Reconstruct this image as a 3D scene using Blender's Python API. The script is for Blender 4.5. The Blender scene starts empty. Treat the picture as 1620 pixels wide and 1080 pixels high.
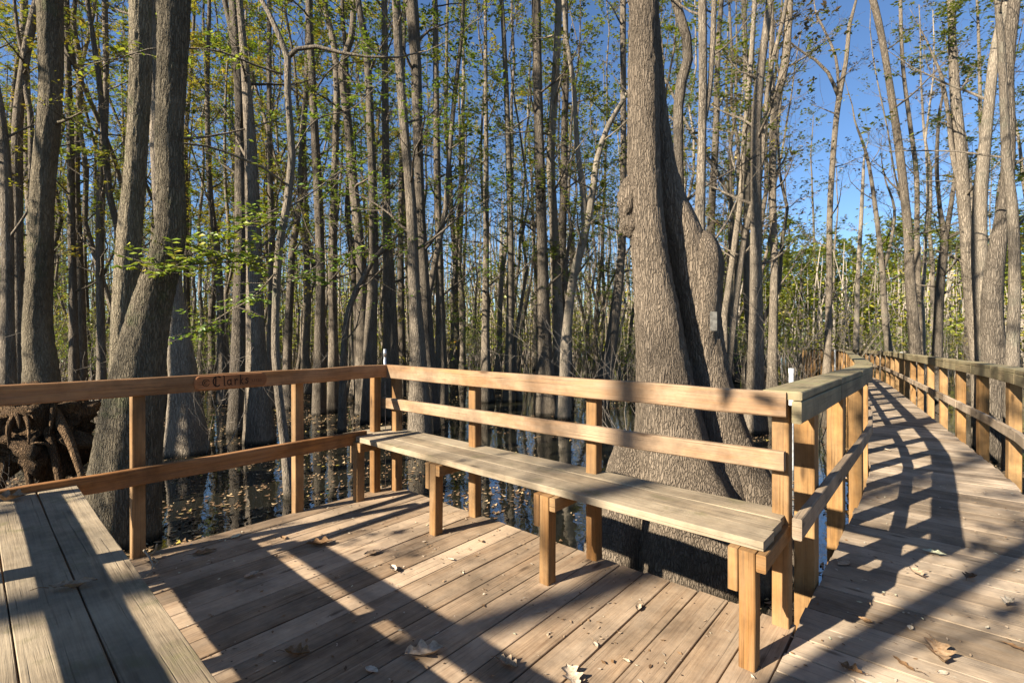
import bpy, math, random
from mathutils import Vector, noise
import numpy as np

S = bpy.context.scene
COL = S.collection
R = math.radians
# ------------------------------------------------------------------ camera, sky, sun, exposure
EYE = 1.25          # eye height above the deck boards (deck top is z = 0)
FPX = 790.0         # focal length in photo pixels
HZ = 528.0          # horizon row in the photo
WATER = -0.87
cam_d = bpy.data.cameras.new('camera'); cam = bpy.data.objects.new('camera', cam_d); COL.objects.link(cam)
cam.location = (0, 0, EYE); cam.rotation_euler = (R(90), 0, 0)
cam_d.sensor_width = 36; cam_d.lens = FPX/1620*36; cam_d.shift_y = -(540-HZ)/1620
cam_d.clip_start = 0.05; cam_d.clip_end = 1000
S.camera = cam
SUN_EL = 30.0
SDIR = Vector((0.851, 0.525, 0)).normalized()          # horizontal direction in which light travels
wd = bpy.data.worlds.new('World'); S.world = wd; wd.use_nodes = True
nt = wd.node_tree; bg = nt.nodes['Background']
sky = nt.nodes.new('ShaderNodeTexSky'); sky.sky_type = 'NISHITA'; sky.sun_disc = False
sky.sun_elevation = R(SUN_EL)
sky.sun_rotation = math.atan2(-SDIR.x, -SDIR.y)
sky.air_density = 1.0; sky.dust_density = 0.2; sky.ozone_density = 6.0; sky.altitude = 400
nt.links.new(sky.outputs[0], bg.inputs[0]); bg.inputs[1].default_value = 0.058
sl = bpy.data.lights.new('sun', 'SUN'); sl.energy = 5.0; sl.angle = R(0.55); sl.color = (1.0, 0.93, 0.80)
so = bpy.data.objects.new('sun', sl); COL.objects.link(so)
trav = Vector((SDIR.x*math.cos(R(SUN_EL)), SDIR.y*math.cos(R(SUN_EL)), -math.sin(R(SUN_EL))))
so.rotation_euler = trav.to_track_quat('-Z', 'Y').to_euler(); so.location = (-10, -6, 12)
S.view_settings.view_transform = 'Standard'; S.view_settings.look = 'None'
S.view_settings.exposure = 1.62; S.view_settings.gamma = 1.0
S.cycles.max_bounces = 6; S.cycles.diffuse_bounces = 3; S.cycles.glossy_bounces = 3
S.cycles.transmission_bounces = 3; S.cycles.caustics_reflective = False; S.cycles.caustics_refractive = False

rnd = random.Random(7)

def at(px, py, h=0.0):
    """point of the place measured on the photograph, on the plane z = h"""
    d = FPX*(EYE-h)/(py-HZ)
    return Vector(((px-810)/FPX*d, d, h))
def at_d(px, py, d):
    return Vector(((px-810)/FPX*d, d, EYE-(py-HZ)/FPX*d))
WA, WB = 0.048, -0.022     # the walkway sinks slightly with distance
def wz(y): return min(0.0, WA+WB*y)
def at_w(px, py):
    d = (EYE-WA)/((py-HZ)/FPX+WB)
    return Vector(((px-810)/FPX*d, d, WA+WB*d))

# ------------------------------------------------------------------ object helpers
def tag(o, label=None, cat=None, group=None, kind=None):
    if label: o['label'] = label
    if cat: o['category'] = cat
    if group: o['group'] = group
    if kind: o['kind'] = kind
    return o
def empty(name, loc, label=None, cat=None, group=None):
    o = bpy.data.objects.new(name, None); COL.objects.link(o); o.location = loc
    o.empty_display_size = 0.1
    return tag(o, label, cat, group)
def copy_tree(o, parent=None):
    c = o.copy(); COL.objects.link(c); c.parent = parent
    for ch in o.children: copy_tree(ch, c)
    return c

class MB:
    """collects vertices and faces in world space; build() links them as ONE mesh object"""
    def __init__(s): s.v = []; s.f = []; s.uv = []; s.c = []
    def face(s, idx, uvs=None, c=0.5):
        s.f.append(idx); s.uv += uvs if uvs else [(0, 0)]*len(idx); s.c += [c]*len(idx)
    def build(s, name, mat, parent=None, smooth=False):
        me = bpy.data.meshes.new(name)
        off = parent.location if parent is not None else Vector((0, 0, 0))
        if parent is not None and parent.parent is not None: off = off + parent.parent.location
        vs = [(a[0]-off[0], a[1]-off[1], a[2]-off[2]) for a in s.v] if off.length else [tuple(a) for a in s.v]
        me.from_pydata(vs, [], s.f)
        uv = me.uv_layers.new(name='UVMap')
        uv.data.foreach_set('uv', np.array(s.uv, dtype=np.float32).ravel())
        ca = me.color_attributes.new('rnd', 'FLOAT_COLOR', 'CORNER')
        c = np.array(s.c, dtype=np.float32); ca.data.foreach_set('color', np.stack([c, c, c, np.ones_like(c)], 1).ravel())
        if smooth: me.polygons.foreach_set('use_smooth', [True]*len(me.polygons))
        me.materials.append(mat); me.update()
        o = bpy.data.objects.new(name, me); COL.objects.link(o)
        if parent is not None: o.parent = parent
        return o
    def lumber(s, p0, p1, w, t, up=(0, 0, 1), n=None, warp=0.0012, ch=0.003, c=None, skew0=0.0, skew1=0.0):
        """one board from p0 to p1 (axis through its middle); w across, t along 'up'"""
        p0 = Vector(p0); p1 = Vector(p1); ax = p1-p0; L = ax.length; ax.normalize(); up = Vector(up)
        sd = ax.cross(up).normalized(); upv = sd.cross(ax).normalized()
        n = n or max(1, int(L/0.35)); c = rnd.random() if c is None else c
        u0 = rnd.uniform(0, 40); v0 = rnd.uniform(0, 40)
        hw, ht = w/2, t/2
        ring = [(-hw+ch, ht), (hw-ch, ht), (hw, ht-ch), (hw, -ht+ch), (hw-ch, -ht), (-hw+ch, -ht), (-hw, -ht+ch), (-hw, ht-ch)]
        per = [0]
        for k in range(8):
            a = ring[k]; b = ring[(k+1) % 8]; per.append(per[-1]+math.hypot(a[0]-b[0], a[1]-b[1]))
        base = len(s.v)
        for i in range(n+1):
            f = i/n; q = p0+ax*(L*f)
            ja, jb = (rnd.gauss(0, warp), rnd.gauss(0, warp)) if n > 1 else (0, 0)
            sk = skew0*(1-f)+skew1*f if (i == 0 or i == n) else 0
            for (a, b) in ring:
                s.v.append(q+sd*(a+ja)+upv*(b+jb)+ax*(a*sk))
        for i in range(n):
            for k in range(8):
                a = base+i*8+k; b = base+i*8+(k+1) % 8
                ua = u0+L*i/n; ub = u0+L*(i+1)/n
                s.face((a, b, b+8, a+8), [(ua, v0+per[k]), (ua, v0+per[k+1]), (ub, v0+per[k+1]), (ub, v0+per[k])], c)
        s.face(tuple(base+k for k in range(7, -1, -1)), [(u0+ring[k][0]*.2, v0+ring[k][1]) for k in range(7, -1, -1)], c)
        e = base+n*8
        s.face(tuple(e+k for k in range(8)), [(u0+ring[k][0]*.2, v0+ring[k][1]) for k in range(8)], c)
        return s
    def tube(s, pts, rad, sides=8, cap=True, c=0.5, rough=0.0, lobes=None, ridge=0.0, seed=0.0):
        """tapering tube through pts; lobes(i) -> (amplitude) of buttress lobes at that ring"""
        base = len(s.v); n = len(pts)
        pts = [Vector(p) for p in pts]
        prev = None
        vlen = 0
        for i, p in enumerate(pts):
            d = (pts[min(i+1, n-1)]-pts[max(i-1, 0)])
            if d.length < 1e-6: d = Vector((0, 0, 1))
            d.normalize()
            if prev is None:
                ref = Vector((1, 0, 0)) if abs(d.x) < .9 else Vector((0, 1, 0))
                sx = (ref-d*ref.dot(d)).normalized()
            else: sx = (prev-d*prev.dot(d)).normalized()
            prev = sx; sy = d.cross(sx)
            for k in range(sides):
                a = 2*math.pi*k/sides; r = rad[i]
                if rough or ridge or lobes:
                    q = Vector((math.cos(a)*2+seed, math.sin(a)*2, p.z*0.8+seed))
                    if rough: r *= 1+rough*noise.noise(q)
                    if lobes:
                        A = lobes(i)
                        if A: r *= 1+A*(abs(math.sin(a*2.5+seed+0.5*noise.noise(q*0.7)))-.5)
                    if ridge:
                        q2 = Vector((math.cos(a)*r*55+seed, math.sin(a)*r*55, p.z*9))
                        r += ridge*abs(noise.noise(q2))*2
                s.v.append(p+sx*(math.cos(a)*r)+sy*(math.sin(a)*r))
        for i in range(n-1):
            for k in range(sides):
                a = base+i*sides+k; b = base+i*sides+(k+1) % sides
                s.face((a, b, b+sides, a+sides), [(k/sides, i), ((k+1)/sides, i), ((k+1)/sides, i+1), (k/sides, i+1)], c)
        if cap:
            s.face(tuple(base+(n-1)*sides+k for k in range(sides)), None, c)
            s.face(tuple(base+k for k in range(sides-1, -1, -1)), None, c)
        return s
    def leaf(s, p, d, nrm, L, W, c):
        """one small leaf: a quad from stalk to tip, bent along the midrib"""
        sd = d.cross(nrm)
        if sd.length < 1e-5: sd = Vector((1, 0, 0))
        sd.normalize(); b = len(s.v)
        m = p+d*(L*.45)
        s.v += [p, m+sd*(W/2)+nrm*(W*.12), p+d*L, m-sd*(W/2)+nrm*(W*.12)]
        s.face((b, b+1, b+2, b+3), [(0, 0), (1, .5), (0, 1), (-1, .5)], c)

# ------------------------------------------------------------------ materials
def nodes(name, rough=0.8):
    m = bpy.data.materials.new(name); m.use_nodes = True
    t = m.node_tree; b = t.nodes['Principled BSDF']; b.inputs['Roughness'].default_value = rough
    b.inputs['Specular IOR Level'].default_value = 0.25
    return m, t, b
def N(t, kind, **kw):
    n = t.nodes.new(kind)
    for k, v in kw.items():
        if k.startswith('i_'): n.inputs[k[2:]].default_value = v
        else: setattr(n, k, v)
    return n
def noise_n(t, vec, scale, detail=4, rough=0.6, dist=0.0):
    n = N(t, 'ShaderNodeTexNoise'); n.inputs['Scale'].default_value = scale; n.inputs['Detail'].default_value = detail
    n.inputs['Roughness'].default_value = rough; n.inputs['Distortion'].default_value = dist
    t.links.new(vec, n.inputs['Vector']); return n.outputs['Fac']
def mapping(t, vec, sc):
    n = N(t, 'ShaderNodeMapping'); n.inputs['Scale'].default_value = sc; t.links.new(vec, n.inputs['Vector']); return n.outputs[0]
def ramp(t, fac, stops):
    n = N(t, 'ShaderNodeValToRGB'); el = n.color_ramp.elements
    while len(el) < len(stops): el.new(0.5)
    for e, (p, c) in zip(el, stops):
        e.position = p; e.color = (*c, 1) if not isinstance(c, (int, float)) else (c, c, c, 1)
    t.links.new(fac, n.inputs[0]); return n.outputs[0]
def mix(t, fac, a, b, mode='MIX'):
    n = N(t, 'ShaderNodeMix', data_type='RGBA', blend_type=mode)
    for sock, v in ((n.inputs[0], fac), (n.inputs[6], a), (n.inputs[7], b)):
        if isinstance(v, (int, float)): sock.default_value = v
        elif isinstance(v, tuple): sock.default_value = (*v, 1)
        else: t.links.new(v, sock)
    return n.outputs[2]
def math_n(t, op, a, b=0.0):
    n = N(t, 'ShaderNodeMath', operation=op)
    for sock, v in ((n.inputs[0], a), (n.inputs[1], b)):
        if isinstance(v, (int, float)): sock.default_value = v
        else: t.links.new(v, sock)
    return n.outputs[0]
def bump(t, b, h, dist, strength=1.0):
    n = N(t, 'ShaderNodeBump'); n.inputs['Distance'].default_value = dist; n.inputs['Strength'].default_value = strength
    t.links.new(h, n.inputs['Height']); t.links.new(n.outputs[0], b.inputs['Normal'])

def wood(name, light, dark, weather, wamt=0.5, moss=None, mamt=0.0, crack=0.5, spread=0.35, knots=True):
    m, t, b = nodes(name, 0.78)
    uv = N(t, 'ShaderNodeUVMap'); uv.uv_map = 'UVMap'; uv = uv.outputs[0]
    ob = N(t, 'ShaderNodeTexCoord').outputs['Object']
    at_ = N(t, 'ShaderNodeAttribute', attribute_name='rnd').outputs['Fac']
    # growth-ring grain: bent by low noise, with knots
    g1 = noise_n(t, mapping(t, uv, (1.1, 26, 1)), 1.0, 6, .68, 1.6)
    g2 = noise_n(t, mapping(t, uv, (5, 170, 1)), 1.0, 3, .6)
    grain = math_n(t, 'ADD', math_n(t, 'MULTIPLY', g1, .65), math_n(t, 'MULTIPLY', g2, .35))
    col = ramp(t, grain, [(.36, dark), (.47, tuple((a+c)/2 for a, c in zip(light, dark))), (.62, light)])
    wn = noise_n(t, mapping(t, uv, (1.6, 8, 1)), 1.0, 5, .65)
    wn = math_n(t, 'ADD', wn, math_n(t, 'MULTIPLY', math_n(t, 'SUBTRACT', at_, .5), .22))
    wf = ramp(t, wn, [(.5-.25*wamt-.06, 0.0), (.62-.2*wamt+.1, 1.0)])
    col = mix(t, math_n(t, 'MULTIPLY', wf, wamt), col, mix(t, g2, weather, tuple(a*1.35 for a in weather)))
    if knots:
        v = N(t, 'ShaderNodeTexVoronoi', feature='F1'); v.inputs['Scale'].default_value = 1.0
        t.links.new(mapping(t, uv, (2.3, 9, 1)), v.inputs['Vector'])
        kf = ramp(t, v.outputs['Distance'], [(.05, 1.0), (.14, 0.0)])
        col = mix(t, math_n(t, 'MULTIPLY', kf, .75), col, tuple(a*.35 for a in dark))
    # drying cracks
    cn = noise_n(t, mapping(t, uv, (1.3, 120, 1)), 1.0, 3, .6, .3)
    cf = ramp(t, cn, [(.29, 1.0), (.39, 0.0)])
    col = mix(t, math_n(t, 'MULTIPLY', cf, crack), col, tuple(a*.22 for a in dark))
    # dirt blotches laid over neighbouring boards
    dn = noise_n(t, ob, 2.3, 5, .7)
    df = ramp(t, dn, [(.38, .42), (.60, 1.0)])
    col = mix(t, .8, col, df, 'MULTIPLY')
    br = math_n(t, 'ADD', math_n(t, 'MULTIPLY', at_, spread), 1-spread/2)
    cc = N(t, 'ShaderNodeCombineColor'); [t.links.new(br, cc.inputs[i]) for i in range(3)]
    col = mix(t, 1.0, col, cc.outputs[0], 'MULTIPLY')
    if moss:
        mn = noise_n(t, ob, 6.0, 6, .7)
        mf = ramp(t, mn, [(.58-.25*mamt, 0.0), (.72-.2*mamt, 1.0)])
        geo = N(t, 'ShaderNodeNewGeometry'); sx = N(t, 'ShaderNodeSeparateXYZ'); t.links.new(geo.outputs['Normal'], sx.inputs[0])
        upf = ramp(t, sx.outputs[2], [(.2, .25), (.8, 1.0)])
        col = mix(t, math_n(t, 'MULTIPLY', math_n(t, 'MULTIPLY', mf, upf), .85), col, moss)
    t.links.new(col, b.inputs['Base Color'])
    h = math_n(t, 'SUBTRACT', grain, math_n(t, 'MULTIPLY', cf, .7))
    bump(t, b, h, 0.004, .8)
    return m

def bark(name, light, dark, scale=1.0, moss=None, mamt=0.3, wet=True, depth=0.02, smoothbark=False):
    m, t, b = nodes(name, 0.9); b.inputs['Specular IOR Level'].default_value = 0.1
    geo = N(t, 'ShaderNodeNewGeometry'); ob = geo.outputs['Position']
    k = 1.0*scale
    n1 = noise_n(t, mapping(t, ob, (24*k, 24*k, 2.6*k)), 1.0, 6, .66, .5)
    n2 = noise_n(t, mapping(t, ob, (85*k, 85*k, 30*k)), 1.0, 3, .6)
    # furrows between long bark plates
    vm = N(t, 'ShaderNodeVectorMath', operation='ADD'); t.links.new(mapping(t, ob, (30*k, 30*k, 3.4*k)), vm.inputs[0])
    nv = N(t, 'ShaderNodeTexNoise'); nv.inputs['Scale'].default_value = 14*k; nv.inputs['Detail'].default_value = 3; t.links.new(mapping(t, ob, (1, 1, .45)), nv.inputs['Vector'])
    vs = N(t, 'ShaderNodeVectorMath', operation='SCALE'); vs.inputs['Scale'].default_value = 1.9; t.links.new(nv.outputs['Color'], vs.inputs[0]); t.links.new(vs.outputs[0], vm.inputs[1])
    ve = N(t, 'ShaderNodeTexVoronoi', feature='DISTANCE_TO_EDGE'); ve.inputs['Scale'].default_value = 1.0; t.links.new(vm.outputs[0], ve.inputs['Vector'])
    rid = ramp(t, ve.outputs['Distance'], [(0.0, 0.0), (.05, .35), (.22, 1.0)])
    col = ramp(t, n1, [(.30, dark), (.50, tuple(a*.62+c*.38 for a, c in zip(light, dark))), (.75, light)])
    if not smoothbark:
        col = mix(t, math_n(t, 'MULTIPLY', math_n(t, 'MULTIPLY', math_n(t, 'SUBTRACT', 1.0, rid), .8), ramp(t, noise_n(t, mapping(t, ob, (6, 6, 2.5)), 1.0, 4, .6), [(.35, .35), (.6, 1.0)])), col, tuple(a*.4 for a in dark))
    col = mix(t, math_n(t, 'MULTIPLY', n2, .35), col, light)
    big = noise_n(t, mapping(t, ob, (1.8, 1.8, .9)), 1.0, 4, .6)
    col = mix(t, .7, col, ramp(t, big, [(.35, .55), (.62, 1.0)]), 'MULTIPLY')
    # each tree has its own tone
    oi = N(t, 'ShaderNodeObjectInfo').outputs['Random']
    col = mix(t, .8, col, ramp(t, oi, [(0, (.42, .40, .37)), (.5, (.72, .68, .62)), (1, (1.08, 1.04, .96))]), 'MULTIPLY')
    if moss:
        mn = noise_n(t, ob, 2.4, 6, .7)
        mf = ramp(t, mn, [(.62-.25*mamt, 0.0), (.74-.2*mamt, 1.0)])
        col = mix(t, math_n(t, 'MULTIPLY', mf, .7), col, moss)
    if wet:   # old flood stain: dark band just above the water
        sx = N(t, 'ShaderNodeSeparateXYZ'); t.links.new(ob, sx.inputs[0])
        zz = math_n(t, 'ADD', sx.outputs[2], math_n(t, 'MULTIPLY', big, .12))
        wf = ramp(t, math_n(t, 'ADD', zz, .92), [(.14, 1.0), (.20, 0.0)])
        col = mix(t, math_n(t, 'MULTIPLY', wf, .8), col, (.02, .017, .012))
    t.links.new(col, b.inputs['Base Color'])
    h = math_n(t, 'ADD', math_n(t, 'MULTIPLY', n1, 1.0) if smoothbark else math_n(t, 'ADD', rid, n1), math_n(t, 'MULTIPLY', n2, .35))
    bump(t, b, h, depth, .9)
    return m

def foliage(name, stops, trans=0.35):
    m = bpy.data.materials.new(name); m.use_nodes = True; t = m.node_tree; t.nodes.clear()
    at_ = N(t, 'ShaderNodeAttribute', attribute_name='rnd').outputs['Fac']
    col = ramp(t, at_, stops)
    d = N(t, 'ShaderNodeBsdfDiffuse'); tr = N(t, 'ShaderNodeBsdfTranslucent'); g = N(t, 'ShaderNodeBsdfGlossy'); g.inputs['Roughness'].default_value = .45
    t.links.new(col, d.inputs[0])
    t.links.new(mix(t, .35, col, (.5, .55, .05)), tr.inputs[0])
    m1 = N(t, 'ShaderNodeMixShader'); m1.inputs[0].default_value = trans
    t.links.new(d.outputs[0], m1.inputs[1]); t.links.new(tr.outputs[0], m1.inputs[2])
    m2 = N(t, 'ShaderNodeMixShader'); m2.inputs[0].default_value = .04
    t.links.new(m1.outputs[0], m2.inputs[1]); t.links.new(g.outputs[0], m2.inputs[2])
    o = N(t, 'ShaderNodeOutputMaterial'); t.links.new(m2.outputs[0], o.inputs[0])
    return m

M = {}
M['deck'] = wood('deck_wood', (.47, .315, .185), (.22, .125, .065), (.33, .245, .165), .7, crack=.45, spread=.6)
M['walk'] = wood('walkway_wood', (.44, .31, .19), (.20, .13, .075), (.33, .255, .18), .8, crack=.6, spread=.6)
M['seat'] = wood('weathered_seat_wood', (.38, .275, .165), (.12, .08, .045), (.30, .235, .155), .8, moss=(.15, .125, .06), mamt=.1, crack=.75, spread=.2)
M['rail'] = wood('stained_rail_wood', (.40, .17, .045), (.16, .06, .018), (.29, .18, .10), .5, crack=.35, spread=.25)
M['backrail'] = wood('back_rail_wood', (.38, .18, .058), (.13, .055, .02), (.30, .205, .125), .85, crack=.45, spread=.25)
M['post'] = wood('post_wood', (.34, .16, .043), (.15, .065, .02), (.25, .165, .085), .6, crack=.3, spread=.3)
M['wpost'] = wood('walkway_post_wood', (.40, .205, .064), (.21, .10, .032), (.30, .20, .10), .5, crack=.25, spread=.25)
M['cap'] = wood('mossy_cap_wood', (.34, .25, .13), (.12, .085, .045), (.26, .21, .12), .7, moss=(.20, .19, .085), mamt=.35, crack=.7, spread=.3)
M['bark_main'] = bark('tupelo_bark', (.41, .33, .25), (.22, .17, .125), 1.9, depth=.02)
M['bark_left'] = bark('mossy_tree_bark', (.38, .32, .225), (.17, .135, .095), 1.7, moss=(.10, .11, .05), mamt=.25, depth=.022)
M['stump'] = bark('decayed_root_wood', (.36, .23, .13), (.11, .07, .042), 1.6, depth=.03)
M['bark'] = bark('swamp_tree_bark', (.40, .335, .26), (.19, .15, .115), 1.4, depth=.02)
M['bark_pale'] = bark('pale_grey_bark', (.38, .32, .25), (.22, .18, .14), 1.5, moss=(.13, .125, .09), mamt=.35, depth=.010)
M['dry'] = bark('dry_twig', (.62, .54, .42), (.40, .33, .25), 1.0, wet=False, depth=.002, smoothbark=True)
M['twig'] = bark('twig_bark', (.36, .31, .26), (.18, .15, .12), 1.0, wet=False, depth=.002, smoothbark=True)
M['leaf_green'] = foliage('green_leaves', [(0, (.06, .12, .012)), (.5, (.15, .24, .02)), (.85, (.32, .36, .03)), (1, (.45, .36, .03))])
M['leaf_mid'] = foliage('olive_leaves', [(0, (.05, .08, .012)), (.45, (.11, .14, .018)), (.75, (.24, .21, .03)), (1, (.42, .23, .035))])
M['leaf_gold'] = foliage('golden_leaves', [(0, (.18, .20, .02)), (.4, (.44, .36, .03)), (.75, (.62, .37, .03)), (1, (.58, .22, .03))])
M['leaf_dead'] = foliage('brown_leaves', [(0, (.10, .06, .03)), (.5, (.22, .15, .08)), (1, (.32, .24, .15))], .15)
M['leaf_far'] = foliage('far_tree_leaves', [(0, (.08, .12, .015)), (.4, (.22, .26, .025)), (.8, (.34, .34, .03)), (1, (.38, .30, .04))], .3)

m, t, b = nodes('dead_leaf', .75)
at_ = N(t, 'ShaderNodeAttribute', attribute_name='rnd').outputs['Fac']
ob = N(t, 'ShaderNodeTexCoord').outputs['Object']
c = ramp(t, at_, [(0, (.09, .05, .025)), (.3, (.24, .13, .055)), (.6, (.42, .30, .19)), (.85, (.58, .48, .36)), (1, (.62, .60, .38))])
c = mix(t, .8, c, ramp(t, noise_n(t, ob, 60, 5, .7), [(.35, .5), (.6, 1.0)]), 'MULTIPLY')
t.links.new(c, b.inputs['Base Color']); bump(t, b, noise_n(t, ob, 90, 4, .6), .002); M['dead'] = m
m, t, b = nodes('floating_leaf', .6)
at_ = N(t, 'ShaderNodeAttribute', attribute_name='rnd').outputs['Fac']
c = ramp(t, at_, [(0, (.06, .035, .02)), (.4, (.19, .11, .055)), (.75, (.34, .215, .11)), (.95, (.44, .31, .17)), (1, (.44, .33, .06))])
t.links.new(c, b.inputs['Base Color']); M['float'] = m

m, t, b = nodes('swamp_water', .03)
b.inputs['Base Color'].default_value = (.012, .011, .007, 1); b.inputs['Specular IOR Level'].default_value = .9
b.inputs['IOR'].default_value = 2.5
geo = N(t, 'ShaderNodeNewGeometry').outputs['Position']
w1 = noise_n(t, mapping(t, geo, (1.6, 1.1, 1)), 1.0, 3, .5); w2 = noise_n(t, geo, 9.0, 2, .5)
bump(t, b, math_n(t, 'ADD', w1, math_n(t, 'MULTIPLY', w2, .12)), .02, .35)
M['water'] = m
def soil(name, c1, c2, sc=3.0):
    m, t, b = nodes(name, .95)
    g = N(t, 'ShaderNodeNewGeometry').outputs['Position']
    n1 = noise_n(t, g, sc, 6, .7); v = N(t, 'ShaderNodeTexVoronoi'); v.inputs['Scale'].default_value = 16; t.links.new(g, v.inputs['Vector'])
    c = ramp(t, n1, [(.35, c1), (.65, c2)])
    c = mix(t, .45, c, ramp(t, v.outputs['Color'], [(.2, tuple(a*.5 for a in c1)), (.55, (.20, .12, .06)), (.9, (.34, .24, .12))]))
    t.links.new(c, b.inputs['Base Color']); bump(t, b, math_n(t, 'ADD', n1, v.outputs['Distance']), .05)
    return m
M['mud'] = soil('leafy_mud', (.045, .032, .02), (.12, .085, .05))
M['ground'] = soil('forest_floor', (.06, .042, .025), (.17, .12, .06))
m, t, b = nodes('galvanised_metal', .45); b.inputs['Metallic'].default_value = .8; b.inputs['Base Color'].default_value = (.45, .46, .47, 1)
t.links.new(ramp(t, noise_n(t, N(t, 'ShaderNodeTexCoord').outputs['Object'], 50, 4), [(.4, (.25, .24, .22)), (.6, (.55, .56, .57))]), b.inputs['Base Color']); M['metal'] = m
m, t, b = nodes('dull_plate', .8); t.links.new(ramp(t, noise_n(t, N(t, 'ShaderNodeTexCoord').outputs['Object'], 30, 4), [(.4, (.10, .09, .075)), (.6, (.17, .155, .13))]), b.inputs['Base Color']); M['tagm'] = m
m, t, b = nodes('white_plastic', .4); t.links.new(ramp(t, noise_n(t, N(t, 'ShaderNodeTexCoord').outputs['Object'], 20, 4), [(.3, (.42, .40, .36)), (.6, (.74, .74, .72))]), b.inputs['Base Color']); M['pvc'] = m
m, t, b = nodes('carved_groove', .9); b.inputs['Base Color'].default_value = (.035, .018, .01, 1); M['carve'] = m
M['plaque'] = wood('plaque_wood', (.42, .17, .06), (.20, .075, .028), (.30, .16, .08), .2, crack=.4, spread=.1)

# ------------------------------------------------------------------ ground and water
def height(x, y):
    """bed of the swamp; it rises above the water far back and at a few banks"""
    d = math.hypot(x, y)
    h = -1.44+0.25*noise.noise(Vector((x*.25, y*.25, 0)))+0.06*noise.noise(Vector((x*1.3, y*1.3, 3)))
    far = max(0, min(1, (d-48)/20)); h += far*1.1
    for (bx, by, sx, sy, a) in ((1.7, 3.3, .75, .6, .68), (6.9, 6.0, 1.7, 2.4, .78), (-6.6, 6.6, 2.2, 1.6, .66), (11, 9, 3, 3, .8), (1.0, 12, 1.4, 1, .45)):
        h += a*math.exp(-((x-bx)/sx)**2-((y-by)/sy)**2)
    return h
mb = MB(); n = 150
def warp(k): s = (k/n*2-1); return math.copysign(abs(s)**2.6, s)*420
ii = [[None]*(n+1) for _ in range(n+1)]
for i in range(n+1):
    for j in range(n+1):
        x, y = warp(i)+2, warp(j)+5
        ii[i][j] = len(mb.v); mb.v.append(Vector((x, y, height(x, y))))
for i in range(n):
    for j in range(n): mb.face((ii[i][j], ii[i+1][j], ii[i+1][j+1], ii[i][j+1]))
tag(mb.build('ground', M['ground'], smooth=True), kind='structure')
mb = MB(); mb.v = [Vector((-400, -400, WATER)), Vector((400, -400, WATER)), Vector((400, 400, WATER)), Vector((-400, 400, WATER))]
mb.face((0, 1, 2, 3)); tag(mb.build('water', M['water']), kind='structure')

# ------------------------------------------------------------------ deck and walkway
K = at(622, 769); A = Vector((.648, .762, 0)).normalized(); B = Vector((.762, -.648, 0)).normalized()
def deck_pt(a, b, z=0): return K+A*a+B*b+Vector((0, 0, z))
PITCH = .1415; NB = 21
mb = MB()
for i in range(NB):
    w = .1355; b0 = i*PITCH+w/2-.03
    e = -.028*b0+.02+rnd.uniform(-.006, .006)
    mb.lumber(deck_pt(-7.5, b0, -.019+rnd.uniform(-.0015, .0015)), deck_pt(e, b0, -.019+rnd.uniform(-.0015, .0015)), w, .038, n=14, warp=.0007, ch=.002, skew1=-.03)
# joists and rim below
for b0 in (.03, .9, 1.9, 2.75):
    mb.lumber(deck_pt(-7.4, b0, -.115), deck_pt(-.06, b0, -.115), .04, .14)
mb.lumber(deck_pt(-.03, -.02, -.113), deck_pt(-.11, NB*PITCH-.03, -.113), .04, .14)
tag(mb.build('deck', M['deck']), kind='structure')
# paired screw heads over the joists
mb = MB()
def screw(p):
    k0 = len(mb.v); r_ = .0042
    for k in range(7): mb.v.append(Vector((p.x+r_*math.cos(k*.8976), p.y+r_*math.sin(k*.8976), p.z)))
    mb.face(tuple(k0+k for k in range(7)))
deck_o = COL.objects['deck']
for aa in (-.10, -.62, -1.15, -1.7, -2.25, -2.8):
    for i in range(NB):
        for o in (.028, .108): screw(deck_pt(aa-.028*i*PITCH+rnd.uniform(-.008, .008), i*PITCH-.03+o+rnd.uniform(-.006, .006), .0022))
m, t_, b_ = nodes('rusty_screw', .7); b_.inputs['Base Color'].default_value = (.05, .03, .02, 1)
mb.build('screw_heads', m, deck_o)
# walkway centre line: left edge continues the deck seam
seam0 = deck_pt(-7.5, NB*PITCH-.025)
SEAMB = NB*PITCH-.025
Lpts = [at(1262, 940), at_w(1330, 835), at_w(1366, 775), at_w(1376, 737)]
dirA = A
far_dir = Vector((.545, .838, 0)).normalized()
p_bend = Vector((3.40, 4.86, 0)); 
def wl(s):     # left edge of the walkway at arc length s from the deck corner seam, returns (point, direction)
    p = deck_pt(-.10, SEAMB); ds = .05; a = math.atan2(dirA.x, dirA.y)
    return None
WID = 1.02
# integrate a smooth path
path = []          # (left point, direction)
p = deck_pt(-7.5, SEAMB); a0 = math.atan2(A.x, A.y); s = 0.0
while s < 62:
    u = s-7.5
    tgt = a0
    if u > 2.2: tgt = a0-(min(u, 4.4)-2.2)/2.2*(a0-R(33.2))
    if u > 15: tgt = R(33.2)-min(1, (u-15)/10)*R(9)
    d = Vector((math.sin(tgt), math.cos(tgt), 0))
    path.append((p.copy(), d, u)); p = p+d*.05; s += .05
def walk(u):
    k = (u+7.5)/.05; i = max(0, min(len(path)-2, int(k))); f = k-i
    return path[i][0].lerp(path[i+1][0], f), path[i][1].lerp(path[i+1][1], f).normalized()
mb = MB(); u = -7.3
while u < 36:
    p, d = walk(u); sd = Vector((d.y, -d.x, 0)); z = wz(p.y)-.019+rnd.uniform(-.002, .002)
    a = p+sd*(rnd.uniform(-.012, .006)); a.z = z; e = p+sd*(WID+rnd.uniform(-.01, .012)); e.z = z
    mb.lumber(a, e, .1345, .038, n=3, warp=.0008, ch=.0015, up=(0, 0, 1)); u += .1415
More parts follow.
